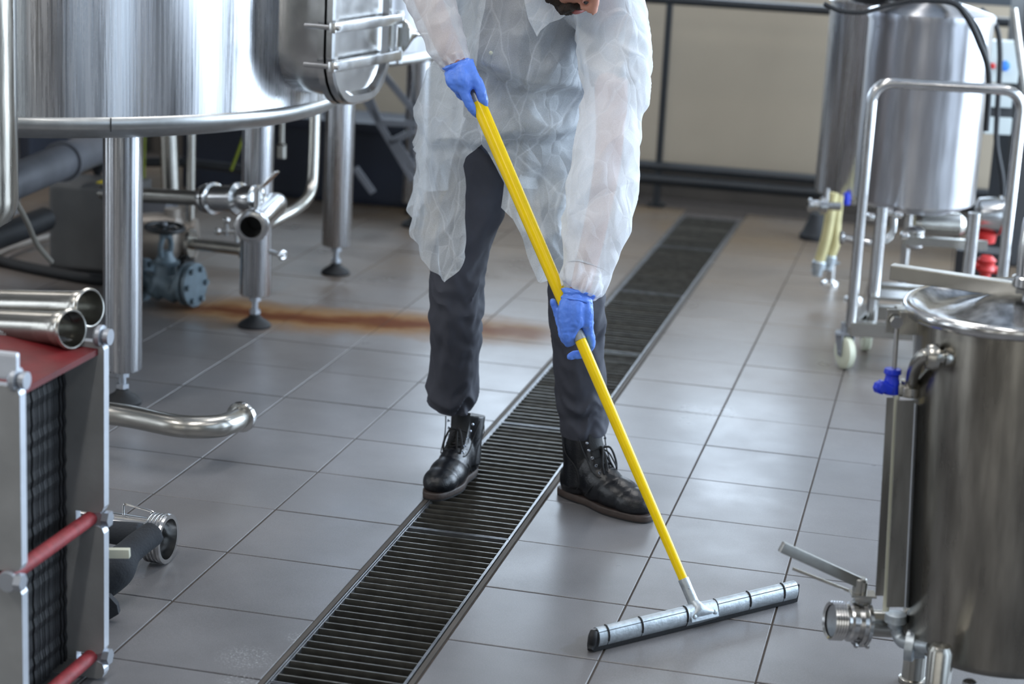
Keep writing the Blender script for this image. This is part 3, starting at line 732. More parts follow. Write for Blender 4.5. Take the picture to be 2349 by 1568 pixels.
# ================================================================ TROLLEY TANK (right, mid-distance)
tc = D(2116, 250, 6.9); tc = Vec((tc.x, tc.y, 0)); r_ = .215
zt2 = D(2120, 38, 6.7).z; zb2 = D(2110, 483, 6.66).z
tr = thing('trolley_vessel', tc, 'shiny steel cylinder vessel mounted in a tubular trolley frame on white casters', 'vessel')
b = B(); b.lathe(tc, Z, [(zb2-.05, .02), (zb2-.035, r_*.6), (zb2-.002, r_-.006), (zb2+.006, r_), (zt2-.03, r_), (zt2-.02, r_+.006), (zt2, r_+.006), (zt2+.006, r_-.004), (zt2+.03, r_*.6), (zt2+.05, .05), (zt2+.05, .001)], 72); obj('shell', b, 'tank2', tr, 50)
fl_ = G(1935, 845); fl_ = Vec((fl_.x, fl_.y, 0))
dfr = (fl_-CAM).dot(FH)
A1, A2 = D(1963, 200, dfr), D(2345, 225, dfr-.05)
zb_fr = D(1945, 748, dfr).z
b0 = D(1952, 735, dfr)
ex = Vec((A2.x-A1.x, A2.y-A1.y, 0)).normalized(); ey = Vec((-ex.y, ex.x, 0))
pL = Vec((b0.x, b0.y, 0)); wid = .487; dep_ = .30; ey = (FH*.93+RH*.36).normalized()
pR = pL+ex*wid
ht_ = D(1975, 200, dfr).z+.02
fr_parts = []
b = B(); rr_ = .018
ra = .065; hp = [pL+Z*zb_fr]
hp += [pL+Z*(ht_-ra)+ex*(ra-ra*math.cos(t*PI/12))+Z*(ra*math.sin(t*PI/12)) for t in range(7)]
hp += [pR+Z*(ht_-ra)-ex*(ra-ra*math.cos(t*PI/12))+Z*(ra*math.sin(t*PI/12)) for t in range(6, -1, -1)]+[pR+Z*zb_fr]
b.tube(hp, rr_, 18)
obj('push_handle', b, 'steel', tr)
for q, nm in ((pL+ex*.045+ey*.12, 'post'), (pR-ex*.13+ey*.12, 'post')):
    b = B(); b.cyl(q+Z*(zb_fr), q+Z*(zb2+.02), .021, 20); obj(nm, b, 'steel', tr)
for a_, c_ in ((pL, pR), (pL+ey*dep_, pR+ey*dep_), (pL, pL+ey*dep_), (pR, pR+ey*dep_)):
    b = B(); b.beam(a_+Z*(zb_fr-.005), c_+Z*(zb_fr-.005), .045, .05, bev=.004); obj('base_rail', b, 'tube', tr)
b = B(); b.box((pL+ex*wid/2+ey*dep_*.5+Z*(zb_fr+.09)), (wid*.9, .16, .012), Matrix.Rotation(math.atan2(ex.y, ex.x), 3, 'Z')); obj('shelf_bar', b, 'tube', tr)
b = B(); b.beam(pL+ex*.1+ey*.3+Z*(zb2-.12), pR-ex*.1+ey*.3+Z*(zb2-.12), .03, .03); b.beam(pL+ex*.02+ey*.26+Z*(zb_fr+.1), pR+ey*.26+Z*(zb_fr+.1), .05, .012); obj('cross_rail', b, 'tube', tr)
def caster(base, par, yaw):
    c = Vec((base.x, base.y, .058)); ax = Vec((math.cos(yaw), math.sin(yaw), 0)); fw = Vec((-ax.y, ax.x, 0))
    b = B(); b.lathe(c-ax*.016, ax, [(0, .012), (0, .03), (.001, .05), (.006, .057), (.026, .057), (.031, .05), (.032, .03), (.028, .014), (.032, .012)], 36); w = obj('caster_wheel', b, 'nylon', par)
    b = B()
    for s_ in (-1, 1):
        q = c+ax*.022*s_
        b.prism([q-fw*.012-Z*.012, q+fw*.012-Z*.012, q+fw*.045+Z*.062, q-fw*.012+Z*.062], ax, .003)
    b.box(c+fw*.016+Z*.064, (.06, .06, .006)); b.cyl(c+fw*.016+Z*.064, c+fw*.016+Z*.1, .014, 14); b.cyl(c-ax*.026, c+ax*.026, .006, 10)
    obj('caster_fork', b, 'zinc', par)
for q, yw in ((pL-ex*.01, .55), (pR+ex*.01, .3), (pL+ey*dep_, .2), (pR+ey*dep_, .9)): caster(q, tr, yw)
# plumbing beneath vessel
b = B(); q = D(2050, 490, 6.75); b.tube([q, D(2048, 530, 6.75), D(2030, 552, 6.75), D(1990, 556, 6.75), D(1935, 545, 6.8)], .013, 14, True, 5); b.lathe(D(1935, 545, 6.8), -RH, [(0, .02), (.004, .024), (.012, .024), (.014, .014)], 20); obj('drain_pipe', b, 'steel', tr)
b = B()
for x, y in ((1998, 497), (2012, 499), (2040, 486), (2060, 492), (2075, 540)): b.lathe(D(x, y, 6.7), RH, [(-.015, .008), (-.01, .015), (.01, .015), (.015, .008)], 14)
b.lathe(D(2098, 545, 6.8), Z, [(-.04, .02), (-.03, .032), (.03, .034), (.04, .015)], 20); obj('fitting', b, 'steel', tr)['kind'] = 'stuff'
b = B(); b.lathe(D(2110, 512, 6.95), RH, [(-.02, .03), (0, .045), (.14, .045), (.16, .03)], 24); obj('pump_body', b, 'tube', tr)
# second cylinder behind
sc_ = D(2018, 230, 7.75); sc_ = Vec((sc_.x, sc_.y, 0)); r2 = .225; zb3 = D(2000, 462, 7.55).z; zt3 = D(2000, 18, 7.55).z
sv = thing('upright_vessel', sc_, 'taller dull steel cylinder vessel behind and left of the trolley vessel', 'vessel')
b = B(); b.lathe(sc_, Z, [(zb3-.05, .02), (zb3-.03, .15), (zb3, r2-.004), (zb3+.006, r2), (zt3, r2), (zt3+.012, r2+.008), (zt3+.02, r2), (zt3+.05, .08), (zt3+.05, .001)], 72); obj('shell', b, 'tank', sv, 50)
for k in range(3):
    a = k*2.094+.4; q = sc_+Vec((math.cos(a), math.sin(a), 0))*.17
    b = B(); b.cyl(q+Z*.02, q+Z*zb3, .018, 14); b.lathe(q, Z, [(0, .04), (.012, .038), (.02, .018)], 16); obj('leg', b, 'steel', sv)
b = B(); q = D(1858, 478, 7.4); q2 = D(1893, 472, 7.4)
b.tube([q2+RH*.06, q2], .016, 14); b.lathe(q2, -RH, [(-.01, .02), (-.005, .032), (.02, .034), (.025, .02), (.05, .018), (.055, .026), (.065, .026), (.07, .01)], 20); b.tube([q2+Z*.0, q2+Z*.07], .012, 12); obj('outlet_tap', b, 'steel', sv)
# cream hoses
for k, (xs, lab) in enumerate((([(1912, 450), (1903, 500), (1895, 545), (1880, 598)], 'cream flexible hose hanging from the dull vessel, left one'), ([(1925, 455), (1918, 510), (1916, 555), (1905, 585)], 'cream flexible hose hanging from the dull vessel, right one'))):
    t = thing('cream_hose', D(*xs[-1], 7.5), lab, 'hose', 'cream hoses hanging from the dull vessel')
    b = B(); b.tube([D(x, y-8 if i == 0 else y, 7.50+k*.06) for i, (x, y) in enumerate(xs)], .0205, 16, True, 6); obj('tube', b, 'cream', t)
    e = D(*xs[-1], 7.50+k*.06); b = B(); b.lathe(e, -Z+RH*-.1, [(0, .023), (.005, .027), (.03, .027), (.032, .02), (.06, .019), (.062, .012)], 18); b.tube([e-Z*.04-RH*.03, e-Z*.03+RH*.04], .006, 8); obj('hose_coupling', b, 'galv', t)
b = B(); q = G(1870, 548); b.lathe(q, Z, [(0, .075), (.02, .075), (.04, .06), (.12, .03), (.125, .01)], 24); o = obj('rubber_base', b, 'black'); tag(o, 'black rubber base on the tiles beside the cream hoses', 'base')
b = B(); q = D(1942, 458, 7.56); b.lathe(q, Z, [(-.02, .008), (-.018, .016), (.018, .016), (.03, .008)], 14); o = obj('blue_tap_knob', b, 'blue'); tag(o, 'tiny blue tap knob right of the cream hoses', 'knob')
# control unit with switches
cu = D(2298, 200, 7.6)
ct = thing('control_panel', Vec((cu.x, cu.y, 0)), 'off-white control panel with red and blue round buttons behind the trolley vessel', 'control panel')
def pbox(x0, y0, x1, y1, d, th, m_, nm, par, bev=.004):
    p_, q_ = D(x0, y0, d), D(x1, y1, d); c = (p_+q_)/2; w = abs((q_-p_).dot(RH)); h = abs((q_-p_).z)
    b = B(); b.box(c+FH*th/2, (w, th, h), Matrix.Rotation(-YAW, 3, 'Z'), bev); return obj(nm, b, m_, par)
pbox(2262, 93, 2334, 192, 7.6, .1, 'whitebox', 'enclosure', ct)
pbox(2262, 208, 2320, 248, 7.6, .09, 'whitebox', 'enclosure', ct)
pbox(2262, 268, 2318, 310, 7.6, .09, 'whitebox', 'enclosure', ct)
pbox(2262, 246, 2320, 270, 7.62, .08, 'dark', 'switch_strip', ct)
for x, m_, r in ((2276, 'redvalve', .010), (2305, 'bluecap', .017)):
    b = B(); b.lathe(D(x, 151, 7.6), -FH, [(-.01, r*1.2), (.004, r*1.2), (.006, r), (.016, r), (.018, r*.6)], 20); obj('push_button', b, m_, ct)
b = B(); q = D(2300, 300, 7.75); b.box((q.x, q.y, .5), (.06, .05, 1.0)); b.box((q.x, q.y, .01), (.22, .2, .02)); obj('post', b, 'blacksteel', ct)
# black machine behind far right, poles
b = B(); q = D(2392, 300, 8.6); b.box((q.x, q.y, .75), (.34, .3, 1.5), Matrix.Rotation(.2, 3, 'Z'), .02); b.box((q.x, q.y, 1.53), (.38, .34, .06), Matrix.Rotation(.2, 3, 'Z'), .01)
o = obj('dark_cabinet', b, 'dark'); tag(o, 'tall dark brown cabinet at the upper right edge', 'cabinet')
b = B(); b.tube([D(2325, 20, 7.4), D(2362, 290, 7.3)], .014, 14); o = obj('leaning_tube', b, 'tube'); tag(o, 'thin steel tube leaning at the upper right corner', 'tube')
# silver pump and red valves low right
pp_ = D(2262, 492, 7.2)
sp_ = thing('small_pump', Vec((pp_.x, pp_.y, 0)), 'small shiny pump with red underside right of the trolley vessel', 'pump')
b = B(); b.lathe(pp_-RH*.04, RH, [(0, .04), (.01, .062), (.06, .068), (.085, .068), (.09, .075), (.105, .075), (.11, .03)], 28); b.cyl(pp_-Z*.06, pp_-Z*.0, .03, 16); obj('body', b, 'steel', sp_)
b = B(); b.lathe(D(2255, 545, 7.2), Z, [(-.02, .03), (-.015, .045), (.02, .05), (.03, .03)], 20); obj('red_base', b, 'redvalve', sp_)
b = B(); q = D(2258, 560, 7.25); b.box((q.x, q.y, q.z/2-.01), (.2, .14, q.z-.02)); obj('stand', b, 'dark', sp_)
rv = D(2262, 608, 7.0)
b = B(); b.lathe(rv-Z*.025, Z, [(0, .03), (.01, .036), (.02, .03), (.035, .03), (.045, .036), (.06, .02)], 12); b.tube([rv-RH*.045, rv, rv+RH*.045-Z*.02], .014, 12); b.tube([rv-Z*.02, Vec((rv.x, rv.y, .0))], .02, 12)
o = obj('red_valve', b, 'redvalve'); tag(o, 'bright red valve on the floor between trolley posts at right', 'valve')
# cables draped over the vessels
for k, (pts, d_, r, lab) in enumerate((
  ([(1890, 8), (1925, 24), (1980, 28), (2040, 12), (2090, 2), (2150, -4)], 6.55, .008, 'thin black cable sagging over the top of both vessels'),
  ([(2090, 0), (2180, 5), (2215, 35), (2245, 95), (2268, 170), (2262, 300)], 6.5, .010, 'thick black cable hanging down the right side of trolley vessel'),
  ([(2200, 10), (2240, 60), (2262, 120), (2270, 200)], 6.55, .007, 'short black cable looping beside the thick one on the trolley vessel'),
  ([(2250, 20), (2285, 60), (2294, 130), (2288, 250), (2286, 330), (2300, 420), (2298, 520)], 7.35, .010, 'black cable hanging in front of the off-white control panel'))):
    b = B(); b.tube([D(x, y, d_) for x, y in pts], r, 10, True, 7); o = obj('cable', b, 'black'); tag(o, lab, 'cable', 'black cables draped over the vessels')
b = B(); q = D(2070, 12, 6.75)
for k in range(9):
    a = k*.7; b.tube([q+Vec((.17*math.cos(a+t*.9), .13*math.sin(a+t*.9), .02+.012*math.sin(3*a+t)+.006*k)) for t in range(6)], .008, 8, True, 4)
o = obj('cable_bundle', b, 'black'); tag(o, 'tangled bundle of black cables heaped on top of trolley vessel', 'cables')
# ================================================================ FRONT VESSEL (right foreground)
VD = 3.62; vcn = D(2352, 700, VD); vr = .2235; VA = (Z-RH*.062).normalized(); VZ = vcn.z; vc2 = Vec((vcn.x, vcn.y, 0)); vzb = D(2240, 1556, VD-.2).z
fv = thing('lidded_vessel', vc2, 'stained steel vessel with domed rim lid at right edge in the foreground', 'vessel')
hb = VZ-vzb
b = B(); b.lathe(vcn, -VA, [(.02, vr-.017), (hb-.02, vr-.017), (hb, vr-.03), (hb+.02, vr*.5), (hb+.03, .02)], 128, True); obj('shell', b, 'dirtysteel', fv, 50)
b = B(); b.lathe(vcn, VA, [(-.022, vr-.018), (-.016, vr+.002), (-.006, vr+.005), (.004, vr+.004), (.008, vr-.003), (.005, vr-.012)], 128, False); obj('rim', b, 'steel', fv, 60)
b = B(); b.lathe(vcn, VA, [(.0055, vr-.011), (.002, vr-.02), (-.014, vr-.045), (-.012, vr-.09), (.012, vr-.15), (.016, .03), (.016, .001)], 128, False); obj('lid', b, 'lidsteel', fv, 60)
# lid bar and dome tube
b = B(); a_, c_ = D(2045, 622, 3.75), D(2420, 678, 3.62)
b.beam(a_, c_, .03, .029, bev=.002); obj('lid_bar', b, 'tube', fv)
q = D(2362, 660, 3.6); b = B(); b.lathe(q, Z, [(-.0, .03), (.004, .034), (.02, .034), (.024, .028), (.08, .03), (.13, .026), (.155, .012), (.158, .001)], 32); obj('sight_dome', b, 'steel', fv)
b = B(); b.cyl(q-Z*.09, q, .012, 16); b.box(q-Z*.002, (.05, .04, .014)); obj('spindle', b, 'steel', fv)
# bracket, bolt, rod
gd = 3.60
b = B(); p1, p2 = D(2046, 738, gd), D(2110, 742, gd); c = (p1+p2)/2; b.box(c+FH*.01, ((p2-p1).dot(RH)+.02, .006, .047), Matrix.Rotation(-YAW, 3, 'Z'), .002); b.box(D(2092, 742, gd)+FH*.03, (.05, .06, .045), Matrix.Rotation(-YAW, 3, 'Z'), .002); br = obj('bracket', b, 'tube', fv)
b = B(); hexnut(b, D(2056, 738, gd-.002), -FH, .0115, .008); b.lathe(D(2056, 738, gd-.002), -FH, [(-.003, .012), (0, .012)], 18); obj('bolt', b, 'steel', br)
b = B(); b.cyl(D(2057, 752, gd), D(2050, 858, gd), .0048, 12); obj('gauge_rod', b, 'steel', fv)
# blue cock
t_ = fv
b = B(); q = D(2048, 850, gd); b.lathe(q, -Z, [(-.004, .010), (-.004, .0155), (.001, .0165), (.005, .0165), (.007, .013), (.014, .013), (.020, .015), (.026, .0155), (.044, .0165), (.046, .012)], 24); obj('gauge_cock', b, 'blue', t_, label='bright blue plastic cock on the level gauge')
b = B(); q2 = D(2030, 888, gd-.01); b.lathe(q2-RH*.012, (RH*.4-FH*.9+Z*.1).normalized(), [(-.004, .008), (-.002, .0125), (.012, .013), (.016, .008)], 8); b.beam(D(2014, 880, gd-.012), D(2046, 894, gd-.012), .018, .022, up=FH, bev=.005); obj('cock_wing', b, 'blue', t_, label='bright blue plastic wing grip')
# elbow and socket
b = B(); b.tube([D(2160, 818, 3.50), D(2128, 812, 3.50), D(2106, 828, 3.52), D(2094, 858, 3.56), D(2091, 880, gd-.01)], .0125, 18, True, 6)
b.lathe(D(2152, 818, 3.50), -RH, [(-.03, .012), (-.02, .018), (-.012, .018), (-.010, .013), (0, .013), (.002, .026), (.012, .027), (.022, .022), (.024, .013)], 28)
b.lathe(D(2090, 872, gd), -Z, [(0, .013), (.001, .019), (.010, .019), (.012, .022), (.030, .022), (.031, .017)], 24)
b.beam(D(2058, 892, gd), D(2092, 892, gd), .03, .024, bev=.003); obj('top_elbow', b, 'tube', fv)
# gauge guard channels
gt, gb_ = 905, 1395
def chan(x0t, x1t, x0b, x1b, yt, yb, d, m_, nm, th=.002):
    b = B(); q = [D(x0t, yt, d), D(x1t, yt, d), D(x1b, yb, d), D(x0b, yb, d)]; b.prism(q, FH, th); return obj(nm, b, m_, fv)
chan(2034, 2051, 2008, 2027, 912, 1366, gd-.03, 'dirtysteel', 'guard_plate')  # darker steel stands in for the dark reflection on the front plates
chan(2058, 2102, 2034, 2078, 918, 1392, gd-.035, 'dirtysteel', 'guard_plate')
b = B(); q = [D(2100, 925, gd-.037), D(2117, 938, gd+.03), D(2094, 1398, gd+.03), D(2077, 1392, gd-.037)]; b.prism(q, RH*-1, .002); obj('guard_plate', b, 'plateedge', fv)
b = B(); b.cyl(D(2056, 905, gd-.01), D(2032, 1400, gd-.01), .0065, 14); obj('sight_tube', b, 'ivory', fv)
for y in (968, 1330):
    b = B(); b.cyl(D(2108 if y < 1000 else 2088, y, gd), D(2150, y-2, gd+.02), .004, 10); b.cyl(D(2118 if y < 1000 else 2110, y, gd), D(2130, y-1, gd), .007, 10); obj('standoff', b, 'tube', fv)
# lower elbow
b = B(); b.lathe(D(2056, 1405, gd), -Z, [(0, .012), (.002, .021), (.018, .022), (.020, .015), (.03, .014)], 24)
b.tube([D(2056, 1425, gd), D(2060, 1455, gd), D(2076, 1474, gd-.02), D(2135, 1484, gd-.08)], .0125, 18, True, 6)
b.lathe(D(2090, 1480, gd-.03), RH*.9-FH*.3, [(-.012, .018), (-.01, .030), (.006, .031), (.010, .024), (.03, .02)], 28); obj('bottom_elbow', b, 'galv', fv)
# outlet valve
od = 3.66
o1, o2 = D(1902, 1422, od-.02), D(2150, 1436, od+.03); oa = (o2-o1).normalized()
ov = fv
b = B(); b.lathe(o1+oa*.07, oa, [(0, .027), (.0, .0275), (.16, .0275)], 32); obj('outlet_pipe', b, 'tube', ov)
b = B(); pr = [(.004, .032)]
for k in range(5): pr += [(.0005+k*.0055, .037), (.0035+k*.0055, .0395)]
pr += [(.030, .036), (.036, .036), (.04, .04), (.05, .041), (.052, .037), (.058, .037), (.058, .048), (.066, .049), (.066, .047), (.068, .047), (.068, .05), (.076, .049), (.078, .03)]
b.lathe(o1, oa, pr, 40, False); b.lathe(o1+oa*.006, oa, [(0, .001), (0, .034)], 30, False); vb = obj('threaded_valve', b, 'steel', ov)
for sx in (-1, 1):
    b = B(); q = o1+oa*.068-Z*.038+FH*.026*sx; b.cyl(q-oa*.014, q+oa*.016, .0042, 10); hexnut(b, q+oa*.010, oa, .007, .006); hexnut(b, q-oa*.014, oa, .007, .005); obj('bolt', b, 'steel', vb)
b = B(); q = o1+oa*.066; b.box(q+Z*.052, (.034, .03, .012), Matrix.Rotation(-YAW, 3, 'Z'), .003); b.cyl(q+Z*.04, q+Z*.085, .008, 14)
b.box(q+Z*.060, (.05, .036, .004), Matrix.Rotation(-YAW, 3, 'Z')); obj('valve_neck', b, 'tube', ov)
b = B(); h0 = D(1972, 1340, od+.0); h1 = D(1792, 1253, od-.06)
b.lathe(h0+Z*.014, -Z, [(0, .0115), (.002, .0135), (.040, .0135), (.044, .01)], 20); b.beam(h0+Z*.004+(h0-h1).normalized()*.0, h1, .0135, .022, bev=.004); obj('valve_lever', b, 'alu', ov)
b = B(); b.beam(D(1962, 1360, od+.035), D(1818, 1303, od+.05), .004, .006, bev=.001); obj('trigger', b, 'tube', ov)
# vessel leg and lower fittings
q = D(2160, 1480, 3.44); q = Vec((q.x, q.y, 0)); b = B(); zt_l = D(2160, 1480, 3.44).z
b.lathe(q, Z, [(.0, .03), (.01, .03), (.012, .024), (zt_l-.01, .024), (zt_l, .018), (zt_l+.004, .001)], 28); obj('leg', b, 'tube', fv)
for k in (1, 2):
    a = math.atan2(q.y-vc2.y, q.x-vc2.x)+k*PI*2/3; qq = vc2+Vec((math.cos(a), math.sin(a), 0))*(q-vc2).length
    b = B(); b.lathe(qq, Z, [(0, .03), (.01, .03), (.012, .024), (vzb+.02, .024)], 28); obj('leg', b, 'tube', fv)
b = B(); b.lathe(D(2225, 1562, 3.5), Z, [(-.03, .01), (-.02, .014), (0, .014), (.004, .008)], 14); obj('bottom_nut', b, 'steel', fv)
# ================================================================ SQUEEGEE
s0, s1 = G(1366, 1492, .0), G(1822, 1380, .0)
se = (s1-s0).normalized(); SL = (s1-s0).length; sn = Z.cross(se)   # sn points away from the viewer side
if sn.dot(FH) < 0: sn = -sn
sq = thing('floor_squeegee', (s0+s1)/2, 'metal floor squeegee with long yellow handle held by the worker', 'squeegee')
def arc_section(t):
    c = s0+se*t
    pts = []
    for k in range(9):
        a = math.radians(-66+k*24); pts.append(c-sn*.000+sn*(-.0115*math.cos(a)*1.35+.004)+Z*(.0285+.0235*math.sin(a)))
    for k in range(8, -1, -1):
        a = math.radians(-66+k*24); pts.append(c+sn*(-.0115*math.cos(a)*1.35+.0055+.0)+Z*(.0285+.0215*math.sin(a))+sn*.0015)
    return pts
cuts = [0, .045, .205, .425, .575, .745, .925, 1.0]
chb = B(); 
b = B()
for a_, c_ in zip(cuts[:-1], cuts[1:]):
    b.loft([arc_section(SL*a_+.0012), arc_section(SL*(a_+c_)/2), arc_section(SL*c_-.0012)], True, True, True)
o = obj('metal_channel', b, 'galv', sq, 40)
b = B()
for k, off in enumerate((-.004, .005)):
    b.loft([[s0+se*t+sn*(off+dx*.0035)+Z*z for dx, z in ((-1, .045), (1, .045), (1.0, .02), (1.6+k, .002), (-.4+k, .0015), (-1, .02))] for t in [-.010+SL*i/20*1.025 for i in range(21)]], True, True, True)
b.tube([s0-se*.008+Z*.047, s0-se*.014+Z*.036-sn*.004, s0-se*.012+Z*.018, s0-se*.02+Z*.008-sn*.006], [.008, .010, .010, .006], 12, True, 3)
obj('rubber_blade', b, 'black', sq, 50)
b = B()
for c_ in cuts[1:-1]:
    pa = arc_section(SL*c_)[2:8]; b.tube([p_-sn*.0006+Z*.0004 for p_ in pa], .0022, 8)
obj('crimp_slot', b, 'black', sq)
# bracket + socket
cb = s0+se*(SL*.505)
b = B()
b.loft([[p_+(p_-(cb+Z*.03+sn*.004))*.10+se*0 for p_ in arc_section(SL*.505-.042)], [p_+(p_-(cb+Z*.03+sn*.004)).normalized()*.002 for p_ in arc_section(SL*.505)], [p_+(p_-(cb+Z*.03+sn*.004))*0.0+(-sn+Z*.5).normalized()*.002 for p_ in arc_section(SL*.505+.042)]], True, True, True)
pt_ = D(1088, 215, 4.6); pb_ = D(1569, 1331, 4.1)
pd_ = (pt_-pb_).normalized()
tp = [pb_-pd_*.055, pb_-pd_*.02, pb_+pd_*.004]
P_, R_ = spline(tp, [.0125, .0122, .0124], 8)
b.tube(P_, R_, 22)
fr_ = []
for t_v, a1, a2 in ((0, .036, .006), (.12, .034, .008), (.3, .027, .0105), (.5, .019, .0125), (.7, .0145, .0130), (1, .0122, .0125)):
    c_ = (cb-sn*.012+Z*.030)*(1-t_v)**1+(pb_-pd_*.05)*t_v; c_ = c_-sn*.006*math.sin(t_v*PI)
    ax1 = se; ax2 = (sn*.8-Z*.45*(t_v) -Z*.1).normalized() if t_v else sn
    fr_.append([c_+ax1*a1*math.cos(2*PI*k/28)+ax2*a2*math.sin(2*PI*k/28) for k in range(28)])
b.loft(fr_, True, True)
b.beam(cb-se*.04-sn*.0125+Z*.031, cb+se*.04-sn*.0125+Z*.031, .004, .024, up=Z+sn*.3, bev=.0015)
bk = obj('socket_bracket', b, 'galv', sq, 50)
for s_ in (-1, 1):
    b = B(); q = cb+se*.030*s_-sn*.0150+Z*.031; b.lathe(q, -sn+Z*.25, [(-.002, .0052), (.002, .0052), (.0032, .003), (.0034, .001)], 14); obj('rivet', b, 'galv', bk)
b = B(); b.lathe(pb_-pd_*.016-FH*.0118+RH*.003, -FH, [(0, .0022), (.0012, .0022)], 10); obj('screw_hole', b, 'dark', bk)
PL = (pt_-pb_).length
def pole(t): return pb_+pd_*(PL*t)
def pole_at_y(py):
    lo, hi = 0, 1
    for _ in range(40):
        m_ = (lo+hi)/2; p_ = pole(m_); d = p_-CAM; y = H/2-FPX*d.dot(Up)/d.dot(Fw)
        if y > py: lo = m_
        else: hi = m_
    return lo
def prad(t): return .0102+.0062*t if t < .5 else .0133+(t-.5)*.0068
b = B(); n = 24; tg = pole_at_y(776)
b.tube([pole(t) for t in [i/n*tg for i in range(n+1)]], [prad(i/n*tg) for i in range(n+1)], 24); obj('lower_handle', b, 'yellow', sq)
tg2 = pole_at_y(752); te = pole_at_y(236)
b = B(); b.tube([pole(tg2+(te-tg2)*i/n) for i in range(n+1)], [prad(tg2+(te-tg2)*i/n)+.0012 for i in range(n+1)], 24); obj('upper_handle', b, 'yellow', sq)
b = B(); b.tube([pole(pole_at_y(780)), pole(tg2+.004)], [prad(tg)+.0014, prad(tg)+.0018], 24); obj('handle_ferrule', b, 'ferrule', sq)
b = B(); b.tube([pole(te), pole(te+.02), pole(te+.06)], [prad(te)+.0002, prad(te), prad(te)-.002], 24); obj('end_cap', b, 'ferrule', sq)
# ================================================================ PERSON
def Q(px, py, dep): return D(px, py, dep)
def interp(x, xs, ys):
    if x <= xs[0]: return ys[0]
    for i in range(len(xs)-1):
        if x <= xs[i+1]:
            t = (x-xs[i])/(xs[i+1]-xs[i]); return ys[i]+(ys[i+1]-ys[i])*t
    return ys[-1]
def sstep(x, a, b): 
    t = min(1, max(0, (x-a)/(b-a))); return t*t*(3-2*t)
pz = Vec((.6, .33, 0))
man = thing('person', pz, 'person in a translucent white overall coat, dark trousers and blue gloves, bending over a squeegee', 'person')
M['skin'] = mat('skin', rgb(196, 140, 120), .5, 0, 30, .1, .2, 120)
M['beard'] = mat('beard', rgb(46, 34, 26), .8, 0, 120, .4, 1.0, 500)
M['hair'] = mat('hair', rgb(38, 28, 22), .6, 0, 120, .4, 1.0, 300)
M['lips'] = mat('lips', rgb(150, 84, 80), .4)
M['trouser'] = mat('charcoal_trousers', rgb(60, 62, 72), .75, 0, 40, .08, .5, 900)
M['shirt'] = mat('dark_shirt', rgb(58, 66, 84), .85, 0, 20, .1, .4, 600)
M['boot'] = mat('black_boot_leather', rgb(17, 19, 24), .30, 0, 30, .2, .35, 260, spec=.5)
M['nubuck'] = mat('black_boot_nubuck', rgb(16, 18, 22), .65, 0, 60, .2, .5, 400)
M['sole'] = mat('brown_boot_welt', rgb(62, 52, 48), .6, 0, 60, .2, .4, 200)
M['lace'] = mat('black_lace', rgb(14, 15, 18), .7, 0, 60, .2, .6, 600)
M['eyelet'] = mat('gunmetal_eyelet', rgb(150, 155, 165), .25, 1)
def glove_mat():
    m = mat('blue_nitrile', rgb(98, 145, 245), .38, 0, 18, .10, .6, 90)
    b = m.node_tree.nodes['Principled BSDF']; b.inputs['Subsurface Weight'].default_value = .08; b.inputs['Subsurface Radius'].default_value = (.002, .003, .006)
    return m
M['glove'] = glove_mat()
